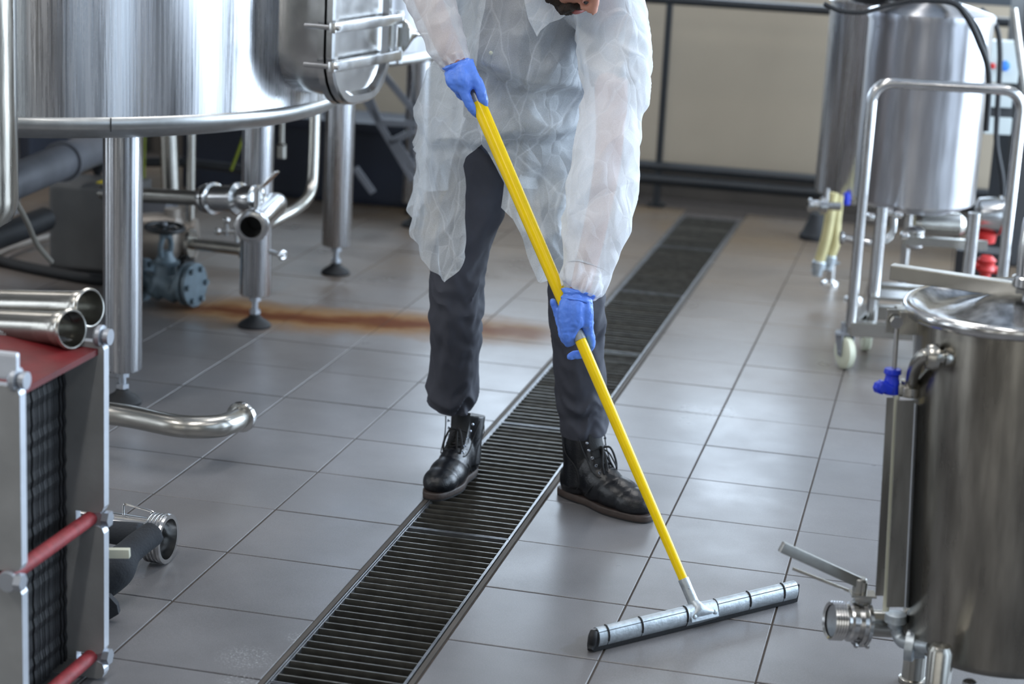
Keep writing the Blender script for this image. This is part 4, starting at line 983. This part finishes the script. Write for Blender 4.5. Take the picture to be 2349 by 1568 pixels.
def coat_mat(lo=.22, hi=.44):
    m = bpy.data.materials.new('nonwoven_coat'); m.use_nodes = True; nt = m.node_tree; N = nt.nodes.new; L = nt.links.new
    nt.nodes.remove(nt.nodes['Principled BSDF']); out = nt.nodes['Material Output']
    g = N('ShaderNodeNewGeometry')
    d = N('ShaderNodeBsdfDiffuse'); d.inputs[0].default_value = (.87, .91, .94, 1)
    t = N('ShaderNodeBsdfTranslucent'); t.inputs[0].default_value = (.86, .91, .96, 1)
    x = N('ShaderNodeMixShader'); x.inputs[0].default_value = .36; L(d.outputs[0], x.inputs[1]); L(t.outputs[0], x.inputs[2])
    gl = N('ShaderNodeBsdfGlossy'); gl.inputs[0].default_value = (1, 1, 1, 1); gl.inputs['Roughness'].default_value = .5
    x2 = N('ShaderNodeMixShader'); x2.inputs[0].default_value = .04; L(x.outputs[0], x2.inputs[1]); L(gl.outputs[0], x2.inputs[2])
    tr = N('ShaderNodeBsdfTransparent'); tr.inputs[0].default_value = (.96, .98, 1, 1)
    n = N('ShaderNodeTexNoise'); n.inputs['Scale'].default_value = 700; L(g.outputs['Position'], n.inputs['Vector'])
    n2 = N('ShaderNodeTexNoise'); n2.inputs['Scale'].default_value = 9; n2.inputs['Detail'].default_value = 6; L(g.outputs['Position'], n2.inputs['Vector'])
    a = N('ShaderNodeMath'); a.operation = 'ADD'; L(n.outputs[0], a.inputs[0]); L(n2.outputs[0], a.inputs[1])
    r = N('ShaderNodeMapRange'); r.inputs[1].default_value = .7; r.inputs[2].default_value = 1.3; r.inputs[3].default_value = lo; r.inputs[4].default_value = hi; L(a.outputs[0], r.inputs[0])
    x3 = N('ShaderNodeMixShader'); L(r.outputs[0], x3.inputs[0]); L(x2.outputs[0], x3.inputs[1]); L(tr.outputs[0], x3.inputs[2]); L(x3.outputs[0], out.inputs[0])
    # sharp creases
    v = N('ShaderNodeTexVoronoi'); v.feature = 'DISTANCE_TO_EDGE'; v.inputs['Scale'].default_value = 7
    w = N('ShaderNodeTexNoise'); w.inputs['Scale'].default_value = 6; w.inputs['Detail'].default_value = 3; L(g.outputs['Position'], w.inputs['Vector'])
    va = N('ShaderNodeVectorMath'); va.operation = 'MULTIPLY_ADD'; va.inputs[1].default_value = (.06, .06, .06); L(w.outputs['Color'], va.inputs[0]); 
    vm = N('ShaderNodeMapping'); vm.inputs['Scale'].default_value = (1, 1, .5); vm.inputs['Rotation'].default_value = (.25, .3, 0); L(g.outputs['Position'], vm.inputs[0]); L(vm.outputs[0], va.inputs[2]); L(va.outputs[0], v.inputs['Vector'])
    rm = N('ShaderNodeMapRange'); rm.inputs[1].default_value = 0; rm.inputs[2].default_value = .45; L(v.outputs['Distance'], rm.inputs[0])
    v2 = N('ShaderNodeTexVoronoi'); v2.feature = 'DISTANCE_TO_EDGE'; v2.inputs['Scale'].default_value = 17; L(va.outputs[0], v2.inputs['Vector'])
    rm2 = N('ShaderNodeMapRange'); rm2.inputs[1].default_value = 0; rm2.inputs[2].default_value = .45; rm2.inputs[4].default_value = .42; L(v2.outputs['Distance'], rm2.inputs[0])
    ad = N('ShaderNodeMath'); ad.operation = 'ADD'; L(rm.outputs[0], ad.inputs[0]); L(rm2.outputs[0], ad.inputs[1])
    bp = N('ShaderNodeBump'); bp.inputs['Strength'].default_value = .8; bp.inputs['Distance'].default_value = .018; L(ad.outputs[0], bp.inputs['Height'])
    for s in (d, t, gl): L(bp.outputs[0], s.inputs['Normal'])
    # doubled cloth along the sharp creases lets less through
    kk = N('ShaderNodeMapRange'); kk.inputs[1].default_value = 0; kk.inputs[2].default_value = .022; kk.inputs[3].default_value = .72; kk.inputs[4].default_value = 1; L(v.outputs['Distance'], kk.inputs[0])
    kk2 = N('ShaderNodeMapRange'); kk2.inputs[1].default_value = 0; kk2.inputs[2].default_value = .03; kk2.inputs[3].default_value = .85; kk2.inputs[4].default_value = 1; L(v2.outputs['Distance'], kk2.inputs[0])
    mm = N('ShaderNodeMath'); mm.operation = 'MULTIPLY'; L(kk.outputs[0], mm.inputs[0]); L(kk2.outputs[0], mm.inputs[1])
    m2 = N('ShaderNodeMath'); m2.operation = 'MULTIPLY'; L(mm.outputs[0], m2.inputs[0]); L(r.outputs[0], m2.inputs[1]); L(m2.outputs[0], x3.inputs[0])
    return m
M['coat'] = coat_mat(.36, .62); M['coatsleeve'] = coat_mat(.18, .38)
# ---- head frame
hf = (RH*.45-FH*.27-Z*.85).normalized(); hu = (RH*.395-FH*.757+Z*.52); hu = (hu-hf*hu.dot(hf)).normalized(); hs = hf.cross(hu)
chin = Q(1303, 30, 4.57); HC = chin-hf*.088+hu*.108
def HL(s, f, u): return HC+hs*s+hf*f+hu*u
HR = Matrix((hs, hf, hu)).transposed()
def ell(b, c, r, sub=3):
    g = bmesh.ops.create_icosphere(b.bm, subdivisions=sub, radius=1)
    for v in g['verts']:
        v.co = Vec(c)+hs*(v.co.x*r[0])+hf*(v.co.y*r[1])+hu*(v.co.z*r[2])
        for f in v.link_faces: f.smooth = True
dL = (pole(pole_at_y(720))-CAM).dot(FH); dR = 4.59
# ---- continuous body
b = B()
ell(b, HL(0, -.012, .035), (.076, .096, .088)); ell(b, HL(0, .03, -.03), (.06, .062, .08)); ell(b, HL(0, .062, -.092), (.028, .026, .022)); ell(b, HL(0, .05, -.06), (.045, .042, .05))
b.tube([HL(0, .088, .035), HL(0, .108, .005), HL(0, .121, -.022)], [.009, .012, .0155], 14, True, 4)
for s_ in (-1, 1):
    ell(b, HL(.014*s_, .106, -.024), (.009, .011, .008), 2); ell(b, HL(.078*s_, -.01, -.005), (.010, .018, .032), 2); ell(b, HL(.038*s_, .062, -.01), (.024, .024, .028), 2)
    b.tube([HL(.006*s_, .093, .042), HL(.032*s_, .085, .046), HL(.054*s_, .062, .038)], .009, 10)
neck0 = Q(1228, -95, 4.80)
b.tube([HL(0, -.02, -.05), (HL(0, -.03, -.09)+neck0)/2, neck0], [.055, .054, .062], 20, True, 4)
b.tube([Q(1215, 300, 5.0), Q(1215, 200, 4.96), Q(1225, 90, 4.88), Q(1235, -20, 4.82), Q(1235, -95, 4.82)], [.11, .095, .105, .10, .06], 24, True, 4)
shL, elL, wrL = Q(1392, 35, 4.70), Q(1396, 350, 4.50), Q(1330, 668, dL-.012)
shR, elR, wrR = Q(1075, -108, 4.84), Q(976, -52, 4.69), Q(1053, 158, dR)
b.tube([Q(1300, -20, 4.76), shL, Q(1402, 190, 4.58), elL, Q(1370, 500, 4.44), wrL], [.06, .055, .040, .032, .028, .025], 18, True, 4)
b.tube([Q(1170, -90, 4.82), shR, elR, Q(1008, 60, 4.63), wrR], [.06, .05, .036, .031, .025], 18, True, 4)
LEGL = [(1150, 300, 5.02, .10), (1118, 380, 5.0, .092), (1085, 470, 4.97, .082), (1054, 600, 4.93, .073), (1047, 690, 4.92, .070), (1045, 800, 4.97, .067), (1038, 880, 5.015, .066), (1033, 926, 5.035, .062)]
LEGR = [(1270, 300, 5.02, .10), (1305, 380, 5.0, .092), (1316, 480, 4.96, .085), (1322, 600, 4.88, .078), (1325, 700, 4.85, .0765), (1329, 800, 4.87, .070), (1334, 900, 4.91, .067), (1338, 985, 4.935, .062)]
for LG in (LEGL, LEGR):
    b.tube([Q(x, y, d) for x, y, d, r in LG], [r*.78 for x, y, d, r in LG], 18, True, 3)
for w_, d_ in ((wrL, Q(1322, 735, dL-.02)), (wrR, Q(1062, 195, dR-.01))): b.tube([w_, d_], [.024, .018], 12)
body = obj('body', b, 'skin', man); remesh(body, .006, 3)
# beard, hair, lips, eyes
b = B()
ell(b, HL(0, .064, -.095), (.033, .033, .026)); ell(b, HL(0, .040, -.072), (.060, .045, .040)); ell(b, HL(0, .095, -.044), (.027, .012, .008), 2)
for s_ in (-1, 1): b.tube([HL(.026*s_, .092, -.045), HL(.034*s_, .086, -.066), HL(.024*s_, .084, -.09)], .011, 12, True, 3); b.tube([HL(.04*s_, .05, -.08), HL(.064*s_, .02, -.05), HL(.074*s_, -.005, .0)], [.02, .016, .009], 12, True, 3)
bd = obj('beard', b, 'beard', man); remesh(bd, .003, 2)
tx = bpy.data.textures.new('stubble', 'CLOUDS'); tx.noise_scale = .004
dm_ = bd.modifiers.new('stubble', 'DISPLACE'); dm_.texture = tx; dm_.strength = .006; dm_.texture_coords = 'GLOBAL'
b = B(); ell(b, HL(0, .100, -.060), (.020, .009, .0055), 2); ell(b, HL(0, .098, -.070), (.017, .009, .006), 2); obj('lips', b, 'lips', man)
b = B(); ell(b, HL(0, -.028, .062), (.084, .098, .082)); ell(b, HL(0, -.065, .0), (.074, .055, .075)); hr = obj('hair', b, 'hair', man); remesh(hr, .005, 2)
for s_ in (-1, 1):
    b = B(); ell(b, HL(.031*s_, .078, .022), (.012, .012, .0125), 3); obj('eye', b, 'ivory', man)
# ---- shirt
b = B()
b.tube([Q(1215, 318, 5.0), Q(1218, 300, 4.99), Q(1222, 200, 4.95), Q(1238, 90, 4.88), Q(1240, 0, 4.83), Q(1238, -90, 4.83)], [.15, .155, .148, .15, .135, .08], 40, True, 5)
b.tube([Q(1325, 0, 4.80), Q(1385, 40, 4.70), Q(1402, 120, 4.63), Q(1410, 192, 4.60)], [.062, .068, .060, .058], 28, True, 5)
b.tube([Q(1160, -90, 4.82), shR, (shR+elR)/2], [.07, .065, .048], 24, True, 5)
sh_ = obj('shirt', b, 'shirt', man); remesh(sh_, .006, 3)
# ---- trousers with folds
def folded(LG, folds, seed):
    pts, rr = spline([Q(x, y, d) for x, y, d, r in LG], [r for x, y, d, r in LG], 22)
    ys = []
    yy, _ = spline([Vec((y, 0, 0)) for x, y, d, r in LG], [0]*len(LG), 22)
    n = 88; rings = []
    t0 = (pts[1]-pts[0]).normalized(); x = RH.copy()
    for i, p in enumerate(pts):
        t = (pts[min(i+1, len(pts)-1)]-pts[max(i-1, 0)]).normalized(); x = (x-t*x.dot(t)).normalized(); y = t.cross(x); py = yy[i].x
        ring = []
        for k in range(n):
            a = 2*PI*k/n; r = rr[i]
            dx, dy = math.cos(a), math.sin(a)
            for (fy, amp, wid_, tilt, ph) in folds:
                s_ = (py-fy-tilt*math.cos(a-ph))/wid_
                r += .5*amp*math.exp(-s_*s_)*max(0, math.cos((a-ph)*.62+noise.noise(Vec((a*2, fy*.1, 0)))*.8))**1.6
            q = p+(x*dx+y*dy)*r
            kw = .35+.65*max(math.exp(-((py-705)/75)**2), math.exp(-((py-915)/45)**2))
            zz_ = q.z*30+math.cos(a-seed)*1.5+noise.noise(Vec((math.cos(a)*1.5, math.sin(a)*1.5, q.z*5+seed)))*1.6
            r += kw*.011*(.7-2.1*abs(noise.noise(Vec((math.cos(a)*1.15+seed, math.sin(a)*1.15, zz_*.62)))))
            r += .0018*(1-2*abs(noise.noise(Vec((math.cos(a)*2.6, math.sin(a)*2.6+seed, q.z*4+math.cos(a)*.8)))))-.002
            nz_ = noise.noise(Vec((q.x*9+seed, q.y*9, q.z*9)))*.008+0
            ring.append(p+(x*dx+y*dy)*(r+nz_-.003))
        rings.append(ring)
    return rings
b = B()
fl1 = [(625, .010, 14, 24, .4), (655, -.008, 12, 30, .5), (690, .009, 16, 20, 2.6), (720, -.007, 13, -26, 2.4), (760, .005, 14, 20, .2), (850, -.006, 18, 22, 1.), (890, .011, 17, 12, 2.0), (915, -.010, 10, 16, .8), (932, .010, 12, 6, 2.2), (560, .006, 22, 60, 1.2), (480, -.006, 24, 60, .8), (430, .006, 20, 60, .8)]
fl2 = [(640, .010, 14, 24, 2.6), (672, -.008, 13, 24, 2.2), (705, .010, 16, 22, .5), (742, -.008, 14, -22, .6), (785, .005, 16, 26, .8), (880, -.006, 20, 30, .7), (925, .008, 18, -24, .9), (948, -.011, 12, -14, 1.2), (968, .012, 13, 8, .6), (560, -.006, 24, 50, 1.2)]
b.loft(folded(LEGL, fl1, 1.3)); b.loft(folded(LEGR, fl2, 7.7))
b.tube([Q(1212, 268, 5.0), Q(1212, 320, 5.01), Q(1212, 372, 5.0)], [.155, .165, .12], 40, True, 5)
tz = obj('trousers', b, 'trouser', man); tz.modifiers.new('soften', 'SMOOTH').iterations = 2
b = B(); rg = [Q(1212, 272, 5.0)+Vec((.163*math.cos(a*PI/20), .163*math.sin(a*PI/20), 0)) for a in range(40)]
b.loft([rg, [p_+Z*.034 for p_ in rg], [p_+Z*.034+(p_-Q(1212, 272, 5.0))*.03 for p_ in rg], [p_+(p_-Q(1212, 272, 5.0))*.03 for p_ in rg], rg], True, False); obj('belt', b, 'lace', man)
# ---- gloves
def glove(tubes, balls, cuff, vox=.0028):
    b = B()
    for pts, rr in tubes: b.tube([Q(*p) for p in pts], rr, 14, True, 5 if len(pts) > 2 else 0); b.ball(Q(*pts[-1]), rr[-1] if isinstance(rr, list) else rr, 2); b.ball(Q(*pts[0]), rr[0] if isinstance(rr, list) else rr, 2)
    for p, r in balls: b.ball(Q(*p), r, 2)
    o = obj('glove', b, 'glove', man); remesh(o, vox, 4)
    tx = bpy.data.textures.new('glove_creases', 'MUSGRAVE') if False else bpy.data.textures.new('glove_creases', 'CLOUDS'); tx.noise_scale = .014; tx.noise_type = 'HARD_NOISE'; tx.noise_depth = 2
    md = o.modifiers.new('creases', 'DISPLACE'); md.texture = tx; md.strength = .0028; md.mid_level = .5; md.texture_coords = 'GLOBAL'
    return o
e = dL
glL = glove([
  ([(1308, 678, e-.022), (1300, 705, e-.026), (1298, 738, e-.026)], [.0165, .020, .020]),
  ([(1325, 680, e-.026), (1322, 708, e-.032), (1322, 738, e-.031)], [.019, .021, .020]),
  ([(1343, 684, e-.022), (1344, 710, e-.026), (1345, 738, e-.022)], [.0155, .0185, .017]),
  ([(1300, 735, e-.028), (1301, 765, e-.026), (1303, 786, e-.020)], [.0195, .0165, .0115]),
  ([(1318, 738, e-.030), (1310, 766, e-.026), (1311, 784, e-.018)], [.019, .015, .0105]),
  ([(1346, 735, e-.020), (1350, 762, e-.014), (1355, 788, e-.002), (1350, 801, e+.012)], [.0165, .0135, .0125, .010]),
  ([(1350, 801, e+.014), (1332, 812, e+.022), (1318, 814, e+.020), (1308, 818, e+.016)], [.010, .0115, .011, .009]),
  ([(1292, 768, e-.010), (1286, 742, e+.012), (1277, 714, e+.018), (1268, 691, e+.014)], [.0115, .0108, .0098, .0085]),
  ([(1296, 778, e-.012), (1291, 755, e+.004), (1288, 732, e+.004), (1286, 711, e+.000)], [.0118, .011, .0100, .0088]),
  ([(1300, 690, e-.006), (1298, 740, e-.006)], .016)], [], None)
e = dR
glR = glove([
  ([(1044, 160, e-.006), (1040, 182, e-.012), (1050, 200, e-.014)], [.019, .0205, .016]),
  ([(1058, 156, e-.012), (1060, 180, e-.020), (1066, 202, e-.018)], [.021, .023, .018]),
  ([(1072, 150, e-.008), (1082, 174, e-.012), (1093, 190, e-.012)], [.018, .018, .016]),
  ([(1060, 200, e-.022), (1070, 224, e-.022), (1080, 244, e-.018), (1089, 258, e-.012), (1094, 266, e-.008)], [.0135, .0125, .0115, .0095, .006]),
  ([(1092, 186, e-.010), (1102, 206, e-.014), (1107, 224, e-.014), (1112, 238, e-.010)], [.0155, .014, .013, .010]),
  ([(1046, 195, e+.000), (1058, 218, e+.020), (1078, 226, e+.036), (1098, 222, e+.030)], [.0125, .0115, .0105, .009]),
  ([(1040, 182, e+.006), (1052, 205, e+.030), (1074, 212, e+.044), (1095, 206, e+.036)], [.0125, .0115, .0105, .009]),
  ([(1040, 170, e+.012), (1052, 190, e+.036), (1072, 198, e+.048), (1092, 192, e+.038)], [.012, .011, .010, .0085])], [], None)
def cuff_ring(c0, c1, r0, r1, seed):
    ax = (c1-c0); rings = []; n = 48; x = RH; x = (x-ax.normalized()*x.dot(ax.normalized())).normalized(); y = ax.normalized().cross(x)
    for i in range(13):
        t = i/12; rings.append([c0+ax*t+(x*math.cos(2*PI*k/n)*1.18+y*math.sin(2*PI*k/n)*.85)*(r0+(r1-r0)*t+.0022*math.sin(9*t+seed+1.5*math.sin(2*PI*k/n*2))+.0018*noise.noise(Vec((k*.5, t*6, seed)))+(.003*math.exp(-((t-.85)/.12)**2))) for k in range(n)])
    b = B(); b.loft(rings, True, False)
    return b
o = obj('glove_cuff', cuff_ring(Q(1322, 692, dL-.022), Q(1328, 668, dL-.014), .0295, .0310, 1.), 'glove', glL if False else man)
o.modifiers.new('t', 'SOLIDIFY').thickness = .0012
o = obj('glove_cuff', cuff_ring(Q(1059, 176, dR-.006), Q(1050, 145, dR), .030, .0300, 4.), 'glove', man)
o.modifiers.new('t', 'SOLIDIFY').thickness = .0012
# ---- boots
def boot(heel, toe, name, lab, open_side):
    heel, toe = Vec((heel.x, heel.y, 0)), Vec((toe.x, toe.y, 0)); f = (toe-heel).normalized(); s = Z.cross(f); L_ = (toe-heel).length; k = L_/.30
    O = heel
    def lp(x, y, z): return O+f*(x*k)+s*(y*k)+Z*z*k
    bt = B()
    def el(x, y, z, rx, ry, rz):
        g = bmesh.ops.create_icosphere(bt.bm, subdivisions=3, radius=1)
        for v in g['verts']: v.co = lp(x+v.co.x*rx, y+v.co.y*ry, max(z+v.co.z*rz, .018))
    el(.235, .002, .038, .060, .0465, .040); el(.19, .002, .045, .07, .048, .048); el(.14, 0, .055, .07, .042, .058); el(.055, 0, .05, .052, .037, .055); el(.10, 0, .075, .065, .036, .062)
    bt.tube([lp(.063, 0, .04), lp(.060, 0, .10), lp(.056, 0, .155), lp(.052, 0, .178)], [.044*k, .043*k, .0465*k, .0475*k], 28, True, 4)
    bt.tube([lp(.17, 0, .06), lp(.125, 0, .10), lp(.098, 0, .15), lp(.092, 0, .185)], [.034*k, .028*k, .024*k, .020*k], 20, True, 4)
    up = obj('boot', bt, 'boot', man); remesh(up, .0032, 5)
    # sole
    def outline(sc, n=48):
        out = []
        for i in range(n):
            a = 2*PI*i/n; x = .148+.152*math.cos(a)
            w = .036+.0135*sstep(x, .10, .20)-.004*math.exp(-((x-.11)/.04)**2)
            e_ = abs(math.sin(a))**.72*(1 if math.sin(a) >= 0 else -1)
            out.append((x*1.0, w*e_))
        return [(.148+(x-.148)*(1+sc*.30), y*(1+sc)) for x, y in out]
    bs = B(); rings = []
    for sc, z in ((-.02, .0035), (.0, .005), (.01, .011), (.005, .0175), (-.03, .020)):
        rings.append([lp(x, y, z+(.006 if x > .28 else 0)*0) for x, y in outline(sc)])
    bs.loft(rings, True, True)
    so = obj('sole', bs, 'sole', up, 30)
    bh = B(); rings = []
    for sc, z in ((-.01, 0), (-.005, .004)): rings.append([lp(x, y, z) for x, y in outline(sc)])
    bh.loft(rings, True, True); obj('outsole', bh, 'black', up, 30)
    # side quarter panels (nubuck) with eyelets, tongue, laces
    for sd in (-1, 1):
        ey = []
        for i, (x, z, w) in enumerate(((.150, .098, .027), (.136, .113, .026), (.122, .130, .027), (.112, .148, .030), (.108, .167, .034))):
            c = lp(x, sd*(w), z); ey.append(c)
            be = B(); axn = (s*sd*.75+f*.6+Z*.3).normalized()
            if i < 3: be.ring(c+axn*.0005, axn, .0030*k, .0010*k, 16, 8)
            else: be.lathe(c-axn*.002, axn, [(0, .002), (.003, .002), (.004, .0038), (.006, .0038), (.007, .002), (.0073, .001)], 14)
            obj('eyelet', be, 'eyelet', up)
        bl = B()
        bl.tube([lp(.160, sd*.020, .098), lp(.155, sd*.034, .088), lp(.135, sd*.040, .10), lp(.118, sd*.041, .125), lp(.104, sd*.045, .15), lp(.094, sd*.050, .175)], .0016*k, 8, True, 5)
        bl.tube([lp(.175, sd*.0, .095), lp(.168, sd*.022, .088), lp(.14, sd*.042, .062), lp(.12, sd*.045, .034)], .0012*k, 8, True, 5)
        bl.tube([lp(.03, sd*.036, .17), lp(.05, sd*.047, .13), lp(.085, sd*.046, .10), lp(.10, sd*.046, .06), lp(.085, sd*.043, .034)], .0012*k, 8, True, 5)
        obj('seam', bl, 'lace', up)
    bl = B()
    for x, z, w in ((.158, .100, .022), (.146, .112, .022), (.133, .128, .022), (.123, .146, .024)):
        bl.tube([lp(x-.006, -w, z), lp(x+.006, 0, z+.008), lp(x-.006, w, z)], .0022*k, 8, True, 5)
        bl.tube([lp(x-.004, -w, z), lp(x-.004, 0, z+.013), lp(x-.014, w, z+.013)], .0022*k, 8, True, 5)
    kn = lp(.128, 0, .152); bl.ball(kn, .0065*k)
    for sd in (-1, 1):
        bl.tube([kn, kn+s*sd*.014*k+f*.016*k+Z*.004, kn+s*sd*.026*k+f*.028*k-Z*.03*k, kn+s*sd*.022*k+f*.034*k-Z*.058*k, kn+s*sd*.010*k+f*.026*k-Z*.035*k, kn], .0028*k, 8, True, 6)
        bl.tube([kn, kn+s*sd*.008*k+f*.020*k-Z*.01*k, kn+s*sd*.018*k+f*.040*k-Z*.045*k], .0022*k, 8, True, 5)
    obj('laces', bl, 'lace', up)
    btg = B(); btg.loft([[lp(x+dx, y, z) for dx, y in ((0, -.026), (.010, -.014), (.013, 0), (.010, .014), (0, .026), (-.006, 0))] for x, z in ((.142, .105), (.122, .135), (.108, .165), (.104, .192), (.102, .196))], True, True); obj('tongue', btg, 'nubuck', up)
    return up
boot(Vec((.388, .505, 0)), Vec((.347, .212, 0)), '', '', 1)
boot(Vec((.655, .405, 0)), Vec((.925, .252, 0)), '', '', 1)
# ---- coat
def fold_y(px, py):
    f = 0
    y1 = py-.26*(px-1215)+8*math.sin(px*.03)
    f += .13*sstep(y1, 60, 176)*(1-sstep(y1, 178, 204))
    y2 = py+.10*(px-1215)+7*math.sin(px*.043+1)
    f += .085*sstep(y2, 215, 300)*(1-sstep(y2, 303, 330))
    return f
ys_ = [-130, -60, 20, 80, 130, 180, 250, 330, 430, 530, 660]
XL = [1110, 1062, 1048, 1040, 1004, 980, 962, 953, 950, 948, 958]
XR = [1390, 1425, 1432, 1425, 1412, 1400, 1392, 1392, 1392, 1380, 1362]
DC = [4.86, 4.85, 4.86, 4.88, 4.91, 4.93, 4.95, 4.96, 4.96, 4.95, 4.93]
DB = [.12, .17, .195, .205, .20, .195, .195, .20, .21, .21, .20]
def coat_pt(px_slit_fn, sgn, s, v, hemf):
    hem = hemf(s); py = -130+(hem+130)*v
    xl, xr_, dc, db = (interp(py, ys_, q) for q in (XL, XR, DC, DB)); xc, a = (xl+xr_)/2, (xr_-xl)/2
    xs = px_slit_fn(py); ph0 = math.asin(max(-1, min(1, (xs-xc)/a)))
    ph = ph0+(sgn*PI-ph0)*s
    px0 = xc+a*math.sin(ph)
    k = 1+fold_y(px0, py)*max(0, math.cos(ph*.7))
    k2 = 1+fold_y(px0, py)*2.2*max(0, math.cos(ph*.8))
    px = xc+a*math.sin(ph)*(1+.15*(k-1)); dp = dc-db*math.cos(ph)*k2
    p = Q(px, py, dp)
    low = sstep(py, 320, 480)
    rad = (RH*math.sin(ph)-FH*math.cos(ph))
    p += rad*(.011*low*math.sin(ph*7+py*.006)+.006*low*math.sin(ph*17+1.3+py*.01))
    q = p*1.0
    n1 = noise.noise(q*4.5+Vec((3, 1, 7))); n2 = 1-2*abs(noise.noise(Vec((q.x*8+q.z*2.5, q.y*8, q.z*5.5))+Vec((9, 2, 4))+Vec((n1, n1, n1))*.6)); n3 = 1-2*abs(noise.noise(Vec((q.x*17-q.z*6, q.y*17, q.z*11))+Vec((1, 8, 3))))
    edge = 1
    p += rad*(.024*n1+.020*(n2-.5)+.008*(n3-.5))*edge
    return p
def slitL(py): return interp(py, [-130, 130, 328, 345, 362, 380, 420, 500, 545, 600, 660], [1190, 1118, 1112, 1092, 1068, 1058, 1056, 1060, 1066, 1074, 1078])
def slitR(py): return interp(py, [-130, 130, 328, 380, 420, 480, 660], [1190, 1116, 1110, 1138, 1156, 1148, 1148])
def hemL(s): return interp(s, [0, .05, .1, .16, .21, .26, .33, .6, 1], [588, 622, 645, 634, 620, 575, 530, 440, 430])
def hemR(s): return interp(s, [0, .04, .08, .108, .135, .22, .5, .7, 1], [478, 502, 553, 598, 648, 640, 640, 440, 430])
def grid_bm(fn, nu, nv):
    b = B(); vs = [[b.bm.verts.new(fn(i/nu, j/nv)) for i in range(nu+1)] for j in range(nv+1)]
    for j in range(nv):
        for i in range(nu):
            f = b.bm.faces.new((vs[j][i], vs[j][i+1], vs[j+1][i+1], vs[j+1][i])); f.smooth = True
    return b
bl_ = grid_bm(lambda s, v: coat_pt(slitL, -1, s, v, hemL), 150, 170)
me2 = grid_bm(lambda s, v: coat_pt(slitR, 1, s, v, hemR), 150, 170)
tmp = bpy.data.meshes.new('tmp'); me2.bm.to_mesh(tmp); bl_.bm.from_mesh(tmp); bpy.data.meshes.remove(tmp)
bmesh.ops.remove_doubles(bl_.bm, verts=bl_.bm.verts, dist=.0004)
coat = obj('coat', bl_, 'coat', man, 0)
def sleeve(tab, seed, nu=72, res=16, blouse=None, amp=1.0):
    P0 = [Q(x, y, d) for x, y, d, r in tab]; pts, rr = spline(P0, [r for x, y, d, r in tab], res)
    x = RH.copy(); rings = []
    for i, p in enumerate(pts):
        t = (pts[min(i+1, len(pts)-1)]-pts[max(i-1, 0)]).normalized(); x = (x-t*x.dot(t)).normalized(); y = t.cross(x); ring = []
        u = i/len(pts)
        for k in range(nu):
            a = 2*PI*k/nu; dr = x*math.cos(a)+y*math.sin(a); q = p+dr*rr[i]
            n1 = noise.noise(q*5+Vec((seed, 0, 0))); n2 = 1-2*abs(noise.noise(Vec((q.x*9+q.z*3, q.y*9, q.z*5))+Vec((0, seed, n1)))); n3 = 1-2*abs(noise.noise(Vec((q.x*20-q.z*9, q.y*20, q.z*11))+Vec((seed, 5, 0))))
            gth = sstep(u, .80, 1)*.004*math.cos(a*11+seed)
            ring.append(q+dr*amp*((.010*n1+.013*(n2-.45)+.006*(n3-.5))*(1-.6*sstep(u, .9, 1))+gth))
        rings.append(ring)
    b = B(); b.loft(rings, True, False); return b
SL1 = [(1330, -20, 4.74, .085), (1388, 20, 4.68, .085), (1402, 80, 4.63, .080), (1406, 150, 4.58, .078), (1408, 205, 4.54, .074), (1398, 255, 4.52, .066), (1390, 330, 4.50, .074), (1381, 420, 4.47, .0775), (1368, 500, 4.44, .072), (1352, 570, 4.42, .064), (1342, 625, 4.40, .055), (1336, 655, dL-.002, .046), (1331, 668, dL-.008, .031)]
SR1 = [(1150, -120, 4.80, .08), (1075, -110, 4.80, .08), (1000, -90, 4.73, .075), (972, -45, 4.68, .068), (986, 0, 4.65, .060), (1004, 50, 4.63, .0535), (1024, 100, 4.61, .044), (1042, 134, 4.60, .034), (1051, 152, dR, .0285)]
for nm, T_, sd in (('sleeve', SL1, 2.2), ('sleeve', SR1, 6.1)):
    obj(nm, sleeve(T_, sd), 'coatsleeve', man, 0)
# collar flaps, placket, snap
def flap(poly, th=.0015):
    b = B(); b.prism([Q(*p) for p in poly], FH, th)
    return b
cl = [(1196, -40, 4.70), (1204, 10, 4.625), (1212, 45, 4.615), (1232, 84, 4.61), (1240, 70, 4.61), (1262, 52, 4.605), (1285, 44, 4.61), (1306, 30, 4.63), (1290, -30, 4.68)]
o = obj('collar_flap', flap(cl), 'coat', man)
b = B(); c_ = Q(1250, -42, 4.80)
n = 48; b.loft([[c_+(RH*math.cos(2*PI*k/n)*.095+FH*math.sin(2*PI*k/n)*.085)*(1+.05*math.sin(k*1.3))*sc+Z*z for k in range(n)] for sc, z in ((1.15, -.05), (.98, .0), (.9, .03), (.92, .045))], True, False); obj('collar', b, 'coat', man)
b = B(); b.lathe(Q(1126, 121, 4.655), -FH, [(0, .0045), (.002, .0048), (.0035, .003), (.0037, .001)], 14); obj('snap_button', b, 'nylon', man)
